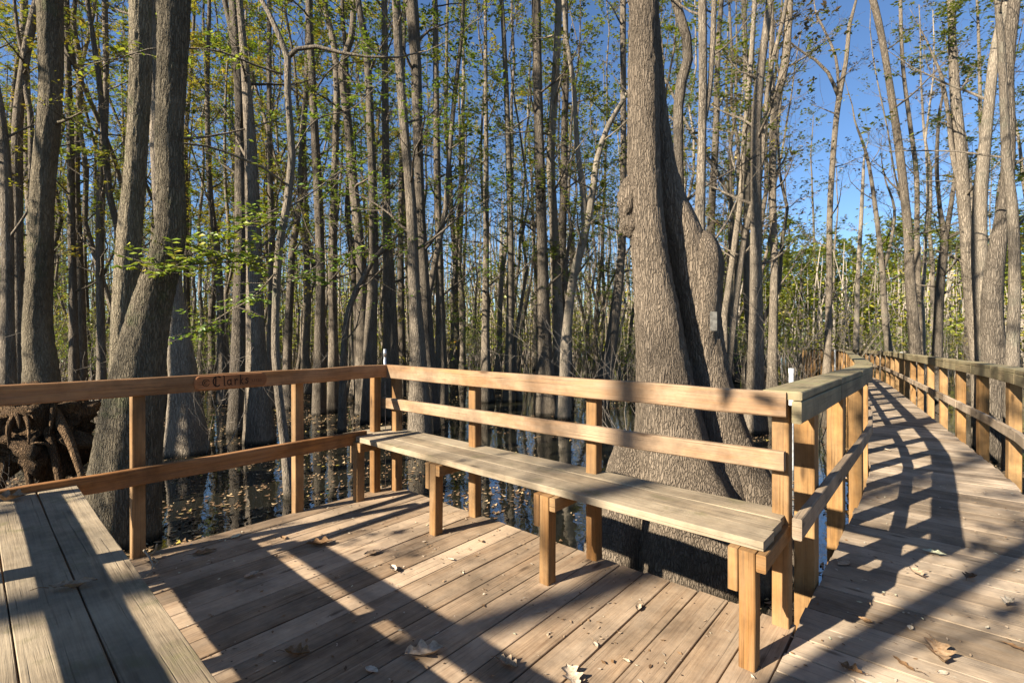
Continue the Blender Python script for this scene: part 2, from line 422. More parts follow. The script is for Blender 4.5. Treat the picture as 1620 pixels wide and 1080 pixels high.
for off in (.06, .5, .95):
    u = -7
    while u < 35:
        p, d = walk(u); q, d2 = walk(u+2.0); sd = Vector((d.y, -d.x, 0)); sd2 = Vector((d2.y, -d2.x, 0))
        a = p+sd*off; a.z = wz(p.y)-.13; e = q+sd2*off; e.z = wz(q.y)-.13
        mb.lumber(a, e, .04, .18, n=2); u += 2.0
tag(mb.build('boardwalk', M['walk']), kind='structure')

# ------------------------------------------------------------------ railings
def post(name, base, top_z, w, t, axis, mat, parent, bottom=-1.6):
    mb = MB(); base = Vector(base)
    mb.lumber((base.x, base.y, bottom), (base.x+rnd.uniform(-.003, .003), base.y, top_z), w, t, up=axis, n=5, warp=.0008, ch=.004)
    return mb.build(name, mat, parent)
Up = Vector((0, 0, 1))
# left railing with the plaque
Lp = at(218, 880); Cp = at(594, 777); dl = (Cp-Lp).normalized(); nl = Vector((-dl.y, dl.x, 0))   # nl points outwards (left)
corner = Lp-dl*.90
rl = empty('deck_railing', Cp, 'orange brown two-rail railing across the left of the deck, carrying the carved plaque', 'railing')
mb = MB(); a = corner-dl*.06; e = Cp+dl*.10
mb.lumber(a+Up*.957-nl*.053, e+Up*.957-nl*.053, .038, .098, warp=.002, n=9, ch=.004); tr = mb.build('top_rail', M['rail'], rl)
mb = MB(); mb.lumber(a+Up*.462-nl*.052, (Cp-dl*.12)+Up*.462-nl*.052, .038, .094, warp=.003, n=9, ch=.004); mb.build('middle_rail', M['rail'], rl)
for q in (Lp, at(471, 808), Cp, corner+nl*.0): post('post', q+nl*.0, .985-.04, .062, .062, dl, M['post'], rl)

# back railing behind the bench
Rp = at(1237, 985); bp = [at(628, 774), at(751, 815), at(940, 882), Rp]
db = (Rp-bp[0]).normalized(); nb = Vector((-db.y, db.x, 0))      # nb outwards (back)
if nb.y < 0: nb = -nb
rb = empty('deck_railing', bp[1], 'sunlit two-rail railing forming the backrest behind the long bench', 'railing')
s0 = bp[0]-db*.06; s1 = Rp+db*.035
mb = MB(); mb.lumber(s0+Up*.953-nb*.064, s1+Up*.953-nb*.064, .038, .105, warp=.0018, n=9, ch=.005); mb.build('top_rail', M['backrail'], rb)
mb = MB(); mb.lumber(s0+Up*.70-nb*.064-db*.03, s1+Up*.712-nb*.064-db*.01, .038, .082, warp=.002, n=9, ch=.005); mb.build('backrest_rail', M['backrail'], rb)
for q in bp: post('post', q, .94, .066, .066, db, M['post'], rb)

# left boardwalk railing
rwl = empty('boardwalk_railing', walk(0)[0], 'moss-capped railing along the left side of the boardwalk, starting at the bench end', 'railing', None)
rwr = empty('boardwalk_railing', walk(2)[0]+Vector((1, 0, 0)), 'moss-capped railing along the right side of the boardwalk, next to the pale leaning trees', 'railing', None)
def ribbon(mb, us, off, z0, w, t, seglen=2.44, zoff=None):
    """boards laid end to end along the walkway"""
    k = 0
    while k < len(us)-1:
        k2 = min(len(us)-1, k+1)
        p, d = walk(us[k]); q, d2 = walk(us[k2]); sd = Vector((d.y, -d.x, 0)); sd2 = Vector((d2.y, -d2.x, 0))
        a = p+sd*off; a.z = wz(p.y)+z0; e = q+sd2*off; e.z = wz(q.y)+z0
        mb.lumber(a, e+ (e-a).normalized()*(-.002), w, t, n=2, warp=.0015, ch=.004); k = k2
usl = [-.16, .95, 2.0, 3.05, 4.1]+[4.1+.9*i for i in range(1, 35)]
mb = MB(); ribbon(mb, usl, -.045, .992, .15, .036); mb.build('cap', M['cap'], rwl)
mb = MB(); ribbon(mb, usl, .012, .926, .036, .092); mb.build('fascia_rail', M['cap'], rwl)
mb = MB(); ribbon(mb, usl, .012, .445, .036, .09); mb.build('middle_rail', M['walk'], rwl)
usr = [-6.5+.9*i for i in range(0, 46)]
mb = MB(); ribbon(mb, usr, WID+.045, .992, .15, .036); mb.build('cap', M['cap'], rwr)
mb = MB(); ribbon(mb, usr, WID-.012, .926, .036, .092); mb.build('fascia_rail', M['cap'], rwr)
mb = MB(); ribbon(mb, usr, WID-.012, .445, .036, .09); mb.build('middle_rail', M['walk'], rwr)
for u in [.42, 1.42, 2.5, 3.35]+[4.3+1.2*i for i in range(25)]:
    p, d = walk(u); sd = Vector((d.y, -d.x, 0)); q = p-sd*.055
    post('post', q, wz(p.y)+.97, .09, .12, d, M['wpost'], rwl)
for q in [at_w(1608, 820), at_w(1570, 748), at_w(1526, 712), at_w(1495, 687), at_w(1470, 667), at_w(1451, 652), at_w(1434, 640)]:
    # snap the measured bases to the walkway's right edge
    best = min(range(0, len(path), 2), key=lambda k: ((path[k][0]+Vector((path[k][1].y, -path[k][1].x, 0))*WID)-Vector((q.x, q.y, 0))).length)
    p, d, uu = path[best]; sd = Vector((d.y, -d.x, 0)); qq = p+sd*(WID+.055)
    post('post', qq, wz(p.y)+.97, .09, .13, d, M['wpost'], rwr); ulast = uu
for i in range(1, 21):
    p, d = walk(ulast+1.2*i); sd = Vector((d.y, -d.x, 0)); post('post', p+sd*(WID+.055), wz(p.y)+.97, .09, .13, d, M['wpost'], rwr)
for i in range(4):
    p, d = walk(.6-1.25*i); sd = Vector((d.y, -d.x, 0)); post('post', p+sd*(WID+.055), .97, .09, .13, d, M['wpost'], rwr)

# ------------------------------------------------------------------ benches
HS = .48
def bench(label, P, Q, into, legs, depth=.44, nbrd=3):
    """P, Q: ends of the front edge of the seat; into: direction from the front edge to the back"""
    dr = (Q-P).normalized(); root = empty('bench', (P+Q)/2*1.0-Up*((P+Q)/2).z, label, 'bench')
    w = depth/nbrd; mb = MB()
    for k in range(nbrd):
        o = into*(w*(k+.5)); c = rnd.uniform(.3, .8)
        z = rnd.uniform(-.002, .002)
        mb.lumber(P+o-Up*(.019+z)-dr*rnd.uniform(0, .012), Q+o-Up*(.019+z)+dr*rnd.uniform(0, .015), w-.005, .036, n=12, warp=.0011, ch=.002, c=c)
    mb.build('seat', M['seat'], root)
    for q in legs:
        mb = MB(); mb.lumber((q.x, q.y, 0.001), (q.x, q.y, HS-.04), .066, .058, up=dr, n=2, ch=.004)
        mb.lumber(q+Up*(HS-.20)-dr*.049, q+Up*(HS-.039)-dr*.049, .066, .036, up=dr, n=1, ch=.003)
        mb.build('leg', M['post'], root)
        mb = MB(); a = q+dr*.05-into*.03; mb.lumber(a+Up*(HS-.073), a+into*(depth-.03)+Up*(HS-.073), .034, .066, n=1, ch=.003); mb.build('cross_bearer', M['post'], root)
    return root
Pb = at(543, 685, HS); Qb = at(1203, 856, HS); into = (at(1243, 800, HS)-Qb).normalized()
into = Vector((A.x, A.y, 0))
legs = [at(562, 793), at(684, 846), at(861, 924), at(1181, 1058)]
legs = [q+A*.03 for q in legs]
bench('long weathered plank bench on square legs along the back railing', Pb, Qb, into, legs)
# near-left bench
P2 = at(114, 756, HS); Q2 = at(350, 1080, HS); d2 = (Q2-P2).normalized(); Q2 = P2+d2*5.2
in2 = Vector((d2.y, -d2.x, 0)); in2 = in2 if in2.x < 0 else -in2
l2 = [P2+d2*(.35+1.15*i)+in2*.30-Up*P2.z for i in range(5)]
bench('grey split-plank bench filling the lower left corner, with one curled leaf on it', P2, Q2, in2, l2, depth=.452)
# railing behind that bench (mostly outside the picture, its shadow crosses bench and deck)
r2 = empty('deck_railing', P2+in2*.63-Up*P2.z, 'railing behind the near left bench, its shadow crossing the deck', 'railing')
a = corner-Up*0; e = a+d2*6.0
mb = MB(); mb.lumber(a+Up*.953, e+Up*.953, .038, .098, n=10); mb.build('top_rail', M['rail'], r2)
mb = MB(); mb.lumber(a+Up*.765, e+Up*.765, .038, .08, n=10); mb.build('backrest_rail', M['rail'], r2)
for i in range(1, 6): post('post', a+d2*(1.05*i)+in2*.064, .94, .088, .088, d2, M['post'], r2)

# ------------------------------------------------------------------ plaque, gauge, pipe, tree plate
face_n = -nl
def on_rail(px, py):       # point on the inner face of the left top rail at photo column px
    # intersect the sight line with the vertical plane of the rail face
    o = Lp-nl*.071; vx = (px-810)/FPX; n_ = nl
    t_ = (o.x*n_.x+o.y*n_.y)/(vx*n_.x+1*n_.y)
    return Vector((vx*t_, t_, EYE-(py-HZ)/FPX*t_))
c0 = on_rail(306, 604); c1 = on_rail(421, 597)
ctr = (c0+c1)/2; ln = (c1-c0).length; ctr.z = .957
pl = empty('plaque', ctr+face_n*.004, 'small carved wooden plaque with rounded ends reading Clarks on the left railing', 'sign')
mb = MB(); seg = 12; hh = .042; out = []
for k in range(seg+1):
    a_ = math.pi/2+math.pi*k/seg; out.append((-ln/2+hh*.7+math.cos(a_)*hh*.7, math.sin(a_)*hh))
for k in range(seg+1):
    a_ = -math.pi/2+math.pi*k/seg; out.append((ln/2-hh*.7+math.cos(a_)*hh*.7, math.sin(a_)*hh))
m_ = len(out)
for (lv, th) in ((1.0, 0.0), (1.0, .009), (.93, .013)):
    for (x_, z_) in out: mb.v.append(ctr+dl*(x_*(1 if lv == 1 else (1-.012/ln)) )+Up*(z_*lv)+face_n*th)
for r_ in range(2):
    for k in range(m_): mb.face((r_*m_+k, r_*m_+(k+1) % m_, (r_+1)*m_+(k+1) % m_, (r_+1)*m_+k), [(0, k*.01), (0, k*.01), (.1, k*.01), (.1, k*.01)], .5)
mb.face(tuple(2*m_+k for k in range(m_)), [(out[k][0], out[k][1]) for k in range(m_)], .5)
mb.build('board', M['plaque'], pl)
def stroke_text(strokes, ox, scale, w):
    for st in strokes:
        for (a_, b_) in zip(st[:-1], st[1:]):
            pa = ctr+dl*(ox+a_[0]*scale)+Up*(a_[1]*scale)+face_n*.0142; pb = ctr+dl*(ox+b_[0]*scale)+Up*(b_[1]*scale)+face_n*.0142
            d_ = (pb-pa); 
            if d_.length < 1e-6: continue
            mbx.lumber(pa-d_.normalized()*w*.3, pb+d_.normalized()*w*.3, w, .002, up=face_n, n=1, ch=.0004)
def arc(cx, cy, rx, ry, a0_, a1_, n_=9): return [(cx+rx*math.cos(R(a0_+(a1_-a0_)*k/n_)), cy+ry*math.sin(R(a0_+(a1_-a0_)*k/n_))) for k in range(n_+1)]
mbx = MB(); sc = .050
x0 = -ln/2+.045
stroke_text([arc(.35, .0, .38, .42, 20, 340), arc(.35, .0, .16, .2, 50, 310)], x0, sc, .0035)          # circled C
LET = {'C': [arc(.45, .1, .42, .62, 50, 310), [(.3, .6), (.3, -.4)], [(.62, .72), (.82, .55)]],
       'l': [[(.08, .75), (.2, .65), (.2, -.4), (.34, -.48)]],
       'a': [arc(.25, -.12, .2, .32, 20, 340), [(.46, .25), (.46, -.35), (.58, -.45)]],
       'r': [[(.1, .25), (.15, .15), (.15, -.45)], [(.15, .05), (.32, .25), (.45, .15)]],
       'k': [[(.1, .75), (.16, .65), (.16, -.45)], [(.45, .25), (.18, -.08), (.48, -.45)]],
       's': [[(.42, .2), (.25, .3), (.1, .15), (.4, -.12), (.28, -.38), (.08, -.3)]]}
cx = x0+.055
for ch_, adv in (('C', 1.05), ('l', .5), ('a', .78), ('r', .62), ('k', .66), ('s', .6)):
    stroke_text(LET[ch_], cx, sc, .0068 if ch_ == 'C' else .0052); cx += adv*sc
for k in range(5): stroke_text([[(0, -.3), (.2, -.2), (.1, .1)]], cx+.012+k*.013, sc*.6, .0018)
mbx.build('lettering', M['carve'], pl)

g = at(609, 774); g = Vector((g.x, g.y, 0))
ga = empty('hanging_gauge', g+Up*.95, 'small metal tube clipped at the railing corner with a wire hanging to the water', 'gauge')
mb = MB(); q = at_d(609, 560, 4.0); q = Vector((q.x, q.y, 0))
mb.tube([q+Up*.93, q+Up*1.07], [.011, .011], 10); mb.tube([q+Up*1.07, q+Up*1.13], [.016, .012], 10); mb.build('tube', M['metal'], ga, True)
mb = MB(); mb.tube([q+Up*.93, q+Up*.5+Vector((.004, 0, 0)), q+Up*-.8], [.0022]*3, 5); mb.build('wire', M['metal'], ga)
mb = MB(); mb.lumber(q+Up*.90-B*.01, q+Up*1.0-B*.01, .03, .004, up=B, n=1, ch=.0005); mb.build('clip', M['metal'], ga)
def pipe(px, pyt, pyb, d, wpx, label):
    a = at_d(px, pyt, d); r = wpx/FPX*d/2; mb = MB()
    mb.tube([(a.x, a.y, height(a.x, a.y)-.1), (a.x, a.y, a.z-.09), (a.x, a.y, a.z)], [r, r, r], 16)
    mb.tube([(a.x, a.y, a.z-.07), (a.x, a.y, a.z+.004)], [r*1.13, r*1.13], 16)
    tag(mb.build('marker_pipe', M['pvc']), label, 'pipe', None)
pipe(1252, 583, 603, 7.8, 7.5, 'white plastic marker pipe standing behind the corner of the bench railing')
pipe(1426, 557, 565, 14, 4, 'short white plastic pipe showing above the right railing cap')
pipe(1321, 553, 560, 19, 2.6, 'white plastic pipe beside the far left boardwalk railing')
# ------------------------------------------------------------------ trees
def spline(pts, step):
    """Catmull-Rom through (Vector, radius) control points"""
    out = []
    for i in range(len(pts)-1):
        p0 = pts[max(i-1, 0)]; p1 = pts[i]; p2 = pts[i+1]; p3 = pts[min(i+2, len(pts)-1)]
        n = max(1, int((p2[0]-p1[0]).length/step))
        for k in range(n):
            t = k/n; t2 = t*t; t3 = t2*t
            f = lambda a, b, c, d: .5*((2*b)+(c-a)*t+(2*a-5*b+4*c-d)*t2+(3*b-a-3*c+d)*t3)
            out.append((f(p0[0], p1[0], p2[0], p3[0]), max(.003, f(p0[1], p1[1], p2[1], p3[1]))))
    out.append(pts[-1]); return out
def leafy(ml, p, d, rng, n, L, cshift):
    """a flat spray of leaves along a twig tip"""
    for k in range(n):
        q = p+d*rng.uniform(-.10, .12)+Vector((rng.gauss(0, .03), rng.gauss(0, .03), rng.gauss(0, .02)))
        a = rng.uniform(0, 6.283); dd = Vector((math.cos(a), math.sin(a), rng.uniform(-.7, .15)))+d*.4; dd.normalize()
        nn = Vector((rng.gauss(0, .45), rng.gauss(0, .45), 1)).normalized()
        l = L*rng.uniform(.6, 1.2)
        ml.leaf(q, dd, nn, l, l*rng.uniform(.42, .6), min(1, max(0, cshift+rng.gauss(0, .2))))
def branch(mt, ml, p, d, L, r, rng, lv, leaves, leafL, cs, bare):
    n = 6 if lv == 2 else (4 if lv == 1 else 2)
    pts = [p]; rad = [r]; q = p.copy(); dd = d.copy()
    for i in range(n):
        dd = (dd+Vector((rng.gauss(0, .16), rng.gauss(0, .16), rng.gauss(.06, .10)))).normalized()
        q = q+dd*(L/n); pts.append(q.copy()); rad.append(max(.0022, r*(1-.85*(i+1)/n)))
    mt.tube(pts, rad, 5 if lv == 2 else 3, cap=False)
    if lv > 0:
        m = rng.randint(4, 7) if lv == 2 else rng.randint(3, 5)
        for j in range(m):
            f = rng.uniform(.25, 1.0); k = min(n-1, int(f*n)); ff = f*n-k
            s = pts[k].lerp(pts[k+1], min(1, ff)); ax = (pts[k+1]-pts[k]).normalized()
            sd = Vector((rng.gauss(0, 1), rng.gauss(0, 1), rng.gauss(.25, .5))).normalized()
            nd = (ax*.75+sd*.75).normalized()
            branch(mt, ml, s, nd, L*rng.uniform(.32, .55), max(.0025, rad[k]*.5), rng, lv-1, leaves, leafL, cs, bare)
    else:
        if rng.random() > bare: leafy(ml, pts[-1], dd, rng, leaves, leafL, cs)
def crown(mt, ml, sp, rng, n, z0, z1, Lr, leaves=5, leafL=.06, cs=.4, bare=.35, lv=2):
    zs = [s for s in sp if z0 <= s[0].z <= z1]
    if not zs: return
    for i in range(n):
        p, r = zs[min(len(zs)-1, int((i+rng.random())/n*len(zs)))]
        a = i*2.4+rng.uniform(-.6, .6); e = rng.uniform(.1, .95)
        d = Vector((math.cos(a), math.sin(a), e)).normalized()
        f = (p.z-z0)/max(.1, z1-z0)
        branch(mt, ml, p, d, rng.uniform(*Lr)*(1-.45*f), max(.006, min(.035, r*.32)), rng, lv, leaves, leafL, cs, bare)

def make_filler(seed, H_, r0, form, leafmat, barkmat, name='tree', leafL=.14, nl=16, leaves=8, bare=.3, cs=.4, zlow=.15, LR=(1.2, 2.6)):
    rng = random.Random(seed); root = empty(name, (0, 0, 0))
    mt = MB(); ml = MB()
    pts = []; x = y = 0; lean = (rng.uniform(-.05, .05), rng.uniform(-.05, .05)) if form != 'lean' else (rng.choice((-.2, .2)), rng.uniform(-.1, .1))
    n = 12
    for i in range(n+1):
        f = i/n; z = WATER-.5+f*(H_+.5)
        r = r0*(1-.82*f)+r0*.75*math.exp(-max(0, z-WATER)/.55)
        x += rng.gauss(0, .10 if form != 'crooked' else .28)+lean[0]*H_/n*.5; y += rng.gauss(0, .10)+lean[1]*H_/n*.5
        if i == 0: x = y = 0
        pts.append((Vector((x, y, z)), r))
    pts.insert(1, (Vector((0, 0, WATER+.15)).lerp(pts[1][0], .15), r0*1.45)); 
    pts = [p for i, p in enumerate(pts) if i == 0 or p[0].z > pts[i-1][0].z+.05]
    sp = spline(pts, .9)
    mt.tube([s[0] for s in sp], [s[1] for s in sp], 9, rough=.18, seed=seed)
    crown(mt, ml, sp, rng, nl, H_*zlow, H_*.98, LR, leaves, leafL, cs, bare)
    if form == 'fork':
        k = int(len(sp)*rng.uniform(.25, .5)); p, r = sp[k]; a = rng.uniform(0, 6.28)
        c = [(p, r*.75)]; q = p.copy(); d = Vector((math.cos(a)*.45, math.sin(a)*.45, 1)).normalized(); hh = (H_-p.z)/7
        for j in range(7):
            q = q+d*hh; d = (d+Vector((rng.gauss(0, .1), rng.gauss(0, .1), .12))).normalized(); c.append((q.copy(), r*.72*(1-.8*(j+1)/7)))
        s2 = spline(c, .9); mt.tube([s[0] for s in s2], [s[1] for s in s2], 7, rough=.15, seed=seed+3)
        crown(mt, ml, s2, rng, nl//2+1, p.z+.5, H_, (LR[0]*.8, LR[1]*.8), leaves, leafL, cs, bare)
    mt.build('trunk', barkmat, root, True)
    if ml.f: ml.build('crown', leafmat, root)
    return root
def make_shrub(seed, H_, stems, leafmat, cs, leaves, bare, leafL=.08):
    rng = random.Random(seed); root = empty('shrub', (0, 0, 0)); mt = MB(); ml = MB()
    for k in range(stems):
        a = rng.uniform(0, 6.28); r = rng.uniform(.05, .45); p = Vector((math.cos(a)*r, math.sin(a)*r, WATER-.4)); h = H_*rng.uniform(.55, 1.0)
        q = p.copy(); d = Vector((math.cos(a)*.14, math.sin(a)*.14, 1)).normalized(); c = [(p.copy(), .028)]
        for j in range(6):
            q = q+d*(h/6); d = (d+Vector((rng.gauss(0, .12), rng.gauss(0, .12), .05))).normalized(); c.append((q.copy(), .026*(1-.8*(j+1)/6)))
        mt.tube([s[0] for s in c], [s[1] for s in c], 5, cap=False)
        crown(mt, ml, spline(c, .3), rng, 5, WATER+.5, H_, (.5, 1.2), leaves, leafL, cs, bare, lv=1)
    mt.build('stems', M['twig'], root, True); ml.build('leaves', leafmat, root); return root

# ---- trees one can tell apart, traced at their own distance
BED = -1.5; DS = 1.20
def hero(label, d, pts, mat='bark', forks=(), top=15, nl=10, z0=2.2, leafmat='leaf_mid', leaves=6, leafL=.055, bare=.4, cs=.4, LR=(1.0, 2.6), lobes=0, ridge=0, sides=14, step=.3, extra=None, dd=0.0, group=None, seed=None, rough=.10):
    seed = seed if seed is not None else int(d*100+pts[0][0]); d = d*DS; rng = random.Random(seed)
    def conv(lst, dpt):
        return [(at_d(px, py, dpt), (w/FPX*dpt/2)*FPX/math.hypot(px-810, FPX)*.96-ridge*.5) for (px, py, w) in lst]
    c = conv(pts, d); c.sort(key=lambda s: s[0].z)
    b0 = c[0]
    if b0[0].z > BED+.2: c.insert(0, (Vector((b0[0].x, b0[0].y, BED)), b0[1]*(1.12 if b0[0].z < .3 else 1.7)))
    t = c[-1]; prev = c[-2]; sl = (t[0]-prev[0])/max(.1, (t[0].z-prev[0].z)); q = t[0].copy(); r = t[1]
    if t[0].z < top:
        n = max(2, int((top-t[0].z)/1.6)); hh = (top-t[0].z)/n
        for i in range(n):
            sl = Vector((sl.x*.8+rng.gauss(0, .05), sl.y*.8+rng.gauss(0, .05), 1))
            q = q+sl*hh; c.append((q.copy(), max(.015, r*(1-.8*(i+1)/n))))
    else:
        v = (t[0]-prev[0]).normalized(); q = t[0].copy()
        for i in range(4): v = (v+Vector((rng.gauss(0, .12), rng.gauss(0, .12), .1))).normalized(); q = q+v*.55; c.append((q.copy(), r*(.72, .48, .27, .08)[i]))
    root = empty('tree', (b0[0].x, b0[0].y, WATER), label, 'tree', group)
    sp = spline(c, step); mt = MB(); ml = MB()
    zt = WATER+1.3
    def lob(i):
        z = sp[i][0].z
        return lobes*max(0, min(1, (zt-z)/1.3)) if lobes else 0
    mt.tube([s[0] for s in sp], [s[1] for s in sp], sides, rough=rough, lobes=lob if lobes else None, ridge=ridge, seed=seed*.37)
    if nl: crown(mt, ml, sp, rng, nl, z0, top*.97, LR, leaves, leafL, cs, bare)
    for fk in forks:
        s2 = spline(conv(fk, d), step); t2 = s2[-1]
        if fk[-1][1] <= 5:
            c2 = [s2[-2], s2[-1]]; q = t2[0].copy(); v = (s2[-1][0]-s2[-2][0]).normalized()
            for i in range(4): v = (v+Vector((rng.gauss(0, .08), rng.gauss(0, .08), .2))).normalized(); q = q+v*1.0; s2.append((q.copy(), t2[1]*(1-.2*(i+1))))
        else:
            v = (s2[-1][0]-s2[-2][0]).normalized(); q = t2[0].copy()
            for i in range(4): v = (v+Vector((rng.gauss(0, .15), rng.gauss(0, .15), .15))).normalized(); q = q+v*.4; s2.append((q.copy(), t2[1]*(.75, .5, .3, .1)[i]))
        mt.tube([s[0] for s in s2], [s[1] for s in s2], max(6, sides//2), rough=rough, seed=seed*.11)
        crown(mt, ml, s2, rng, 3, s2[0][0].z+.2, 99, (LR[0]*.6, LR[1]*.6), leaves, leafL, cs, bare)
    if extra: extra(mt, ml, rng)
    mt.build('trunk', M[mat], root, True)
    if ml.f: ml.build('crown', M[leafmat], root)
    return root

def blob(mt, ctr, rx, ry, rz, seed=0.0, amp=.15, nu=22, nv=14):
    b = len(mt.v)
    for j in range(nv+1):
        th = math.pi*j/nv
        for i in range(nu):
            a = 2*math.pi*i/nu; v = Vector((math.sin(th)*math.cos(a), math.sin(th)*math.sin(a), math.cos(th)))
            k = 1+amp*noise.fractal(v*2.1+Vector((seed, 0, 0)), 1.0, 2.0, 3)*1.6
            mt.v.append(Vector(ctr)+Vector((v.x*rx, v.y*ry, v.z*rz))*k)
    for j in range(nv):
        for i in range(nu):
            a = b+j*nu+i; c = b+j*nu+(i+1) % nu
            mt.face((a, a+nu, c+nu, c))
def main_extra(mt, ml, rng):
    d = 4.82
    st = [(1020, -60, 34), (1025, 30, 34), (1033, 120, 32), (1042, 210, 34), (1057, 300, 42), (1084, 380, 58), (1100, 450, 66), (1110, 530, 64), (1120, 610, 74), (1134, 690, 92), (1146, 770, 120), (1150, 860, 160)]
    c = [(at_d(a, b_, d), w/FPX*d/2) for a, b_, w in st][::-1]
    c.insert(0, (Vector((c[0][0].x, c[0][0].y, BED)), .5)); t = c[-1]
    for k in range(4): c.append((t[0]+Vector((-.1*k, .1*k, 1.8*(k+1))), t[1]*(1-.2*k)))
    sp = spline(c, .035); mt.tube([s[0] for s in sp], [s[1] for s in sp], 72, rough=.10, ridge=.007, seed=4.4)
    kn = [(1112, 660, 30), (1112, 570, 44), (1110, 500, 56), (1112, 455, 58), (1112, 420, 62), (1111, 395, 54), (1108, 376, 36), (1104, 366, 12)]
    sp = spline([(at_d(a, b_, d-.06), w/FPX*d/2) for a, b_, w in kn], .03); mt.tube([s[0] for s in sp], [s[1] for s in sp], 48, rough=.12, ridge=.005, seed=8.8)
    blob(mt, at_d(993, 316, 4.66), .10, .12, .20, 3.3, .2)
    blob(mt, at_d(996, 352, 4.66), .085, .10, .14, 5.3, .2)
    # buttress toes spreading into the mud
    for (x0, x1, y1, w0) in ((1010, 965, 905, 90), (1150, 1238, 900, 90), (1075, 1060, 925, 110), (1120, 1150, 925, 100)):
        p0 = at_d(x0, 700, 3.95*DS); p1 = at_d((x0*.5+x1*.5), 800, 3.85*DS); p2 = at_d(x1, y1, 3.75*DS); p3 = Vector((p2.x+(p2.x-p1.x)*.5, p2.y, BED))
        r = w0/FPX*4.5/2
        s2 = spline([(p0, r*.8), (p1, r), (p2, r*1.05), (p3, r*1.2)], .05); mt.tube([s[0] for s in s2], [s[1] for s in s2], 36, rough=.12, ridge=.006, seed=x0*.1)
hero('massive twin-stemmed tupelo with swollen base and rounded shoulder behind the bench railing', 3.85,
     [(1017, -40, 48), (1018, 60, 50), (1018, 160, 52), (1019, 260, 55), (1023, 340, 57), (1031, 420, 62), (1040, 500, 76), (1048, 580, 90), (1056, 660, 112), (1064, 730, 142), (1078, 800, 195), (1088, 860, 235), (1095, 905, 262)],
     'bark_main', top=13, nl=5, z0=7, LR=(1.5, 3), leafmat='leaf_mid', ridge=.007, sides=96, step=.035, lobes=.14, extra=main_extra, seed=11, rough=.05)
# small grey plate fixed to that tree
pp = at_d(1129, 508, 4.47); mb = MB(); mb.lumber(pp-Up*.085, pp+Up*.085, .058, .006, up=(-.2, -1, 0), n=1, ch=.001)
tag(mb.build('tree_tag', M['tagm']), 'small grey rectangular plate fixed to the right stem of the big tupelo', 'tag')

hero('big leaning tree with swollen foot at the left railing, nearest trunk on the left', 4.3,
     [(277, -30, 56), (275, 50, 54), (271, 130, 50), (268, 220, 47), (271, 300, 48), (270, 370, 52), (258, 420, 58), (244, 470, 68), (232, 520, 78), (222, 575, 90), (212, 640, 104), (204, 710, 116), (197, 780, 128), (190, 865, 142)],
     'bark_left', top=14, nl=4, z0=5.5, ridge=.008, sides=84, step=.04, lobes=.10, seed=21, rough=.07, leafmat='leaf_green')
hero('thick mossy trunk rising directly behind and left of the big leaning tree', 5.4,
     [(222, -20, 38), (222, 120, 38), (216, 240, 38), (206, 360, 42), (199, 460, 43), (195, 560, 46), (196, 660, 56), (198, 790, 74)], 'bark_left', top=15, nl=5, z0=5, ridge=.008, sides=64, step=.06, seed=22, rough=.08, leafmat='leaf_green')
hero('broad ridged trunk near the left edge above the uprooted stump', 7.3,
     [(80, -10, 46), (80, 150, 43), (68, 300, 44), (63, 420, 46), (60, 520, 52), (66, 600, 68), (70, 720, 96)], 'bark_left', top=16, nl=6, z0=4.5, ridge=.010, sides=60, step=.08, lobes=.12, seed=23, leafmat='leaf_gold')
hero('dark trunk with conical flared foot just right of the big leaning tree', 7.4,
     [(238, 0, 20), (245, 160, 22), (254, 320, 26), (268, 430, 34), (282, 530, 42), (291, 620, 54), (297, 725, 78)], 'bark', top=16, nl=6, z0=4.5, ridge=.006, sides=40, step=.1, lobes=.1, leafmat='leaf_gold')
hero('grey trunk left of a close pair behind the plaque, forked at the top', 9.0,
     [(370, -5, 18), (375, 80, 20), (380, 160, 19), (381, 280, 20), (381, 400, 22), (378, 550, 27), (376, 640, 32), (375, 692, 40)], 'bark', forks=[[(374, 85, 12), (364, 40, 10), (354, -5, 9)]], leafmat='leaf_green', nl=9, cs=.5, sides=22)
hero('darker trunk right of a close pair behind the plaque, with a wide foot', 8.2,
     [(384, 60, 13), (392, 160, 17), (398, 260, 22), (402, 400, 27), (404, 520, 31), (407, 620, 42), (411, 702, 58)], 'bark', leafmat='leaf_green', nl=8, cs=.4, lobes=.12, sides=26)
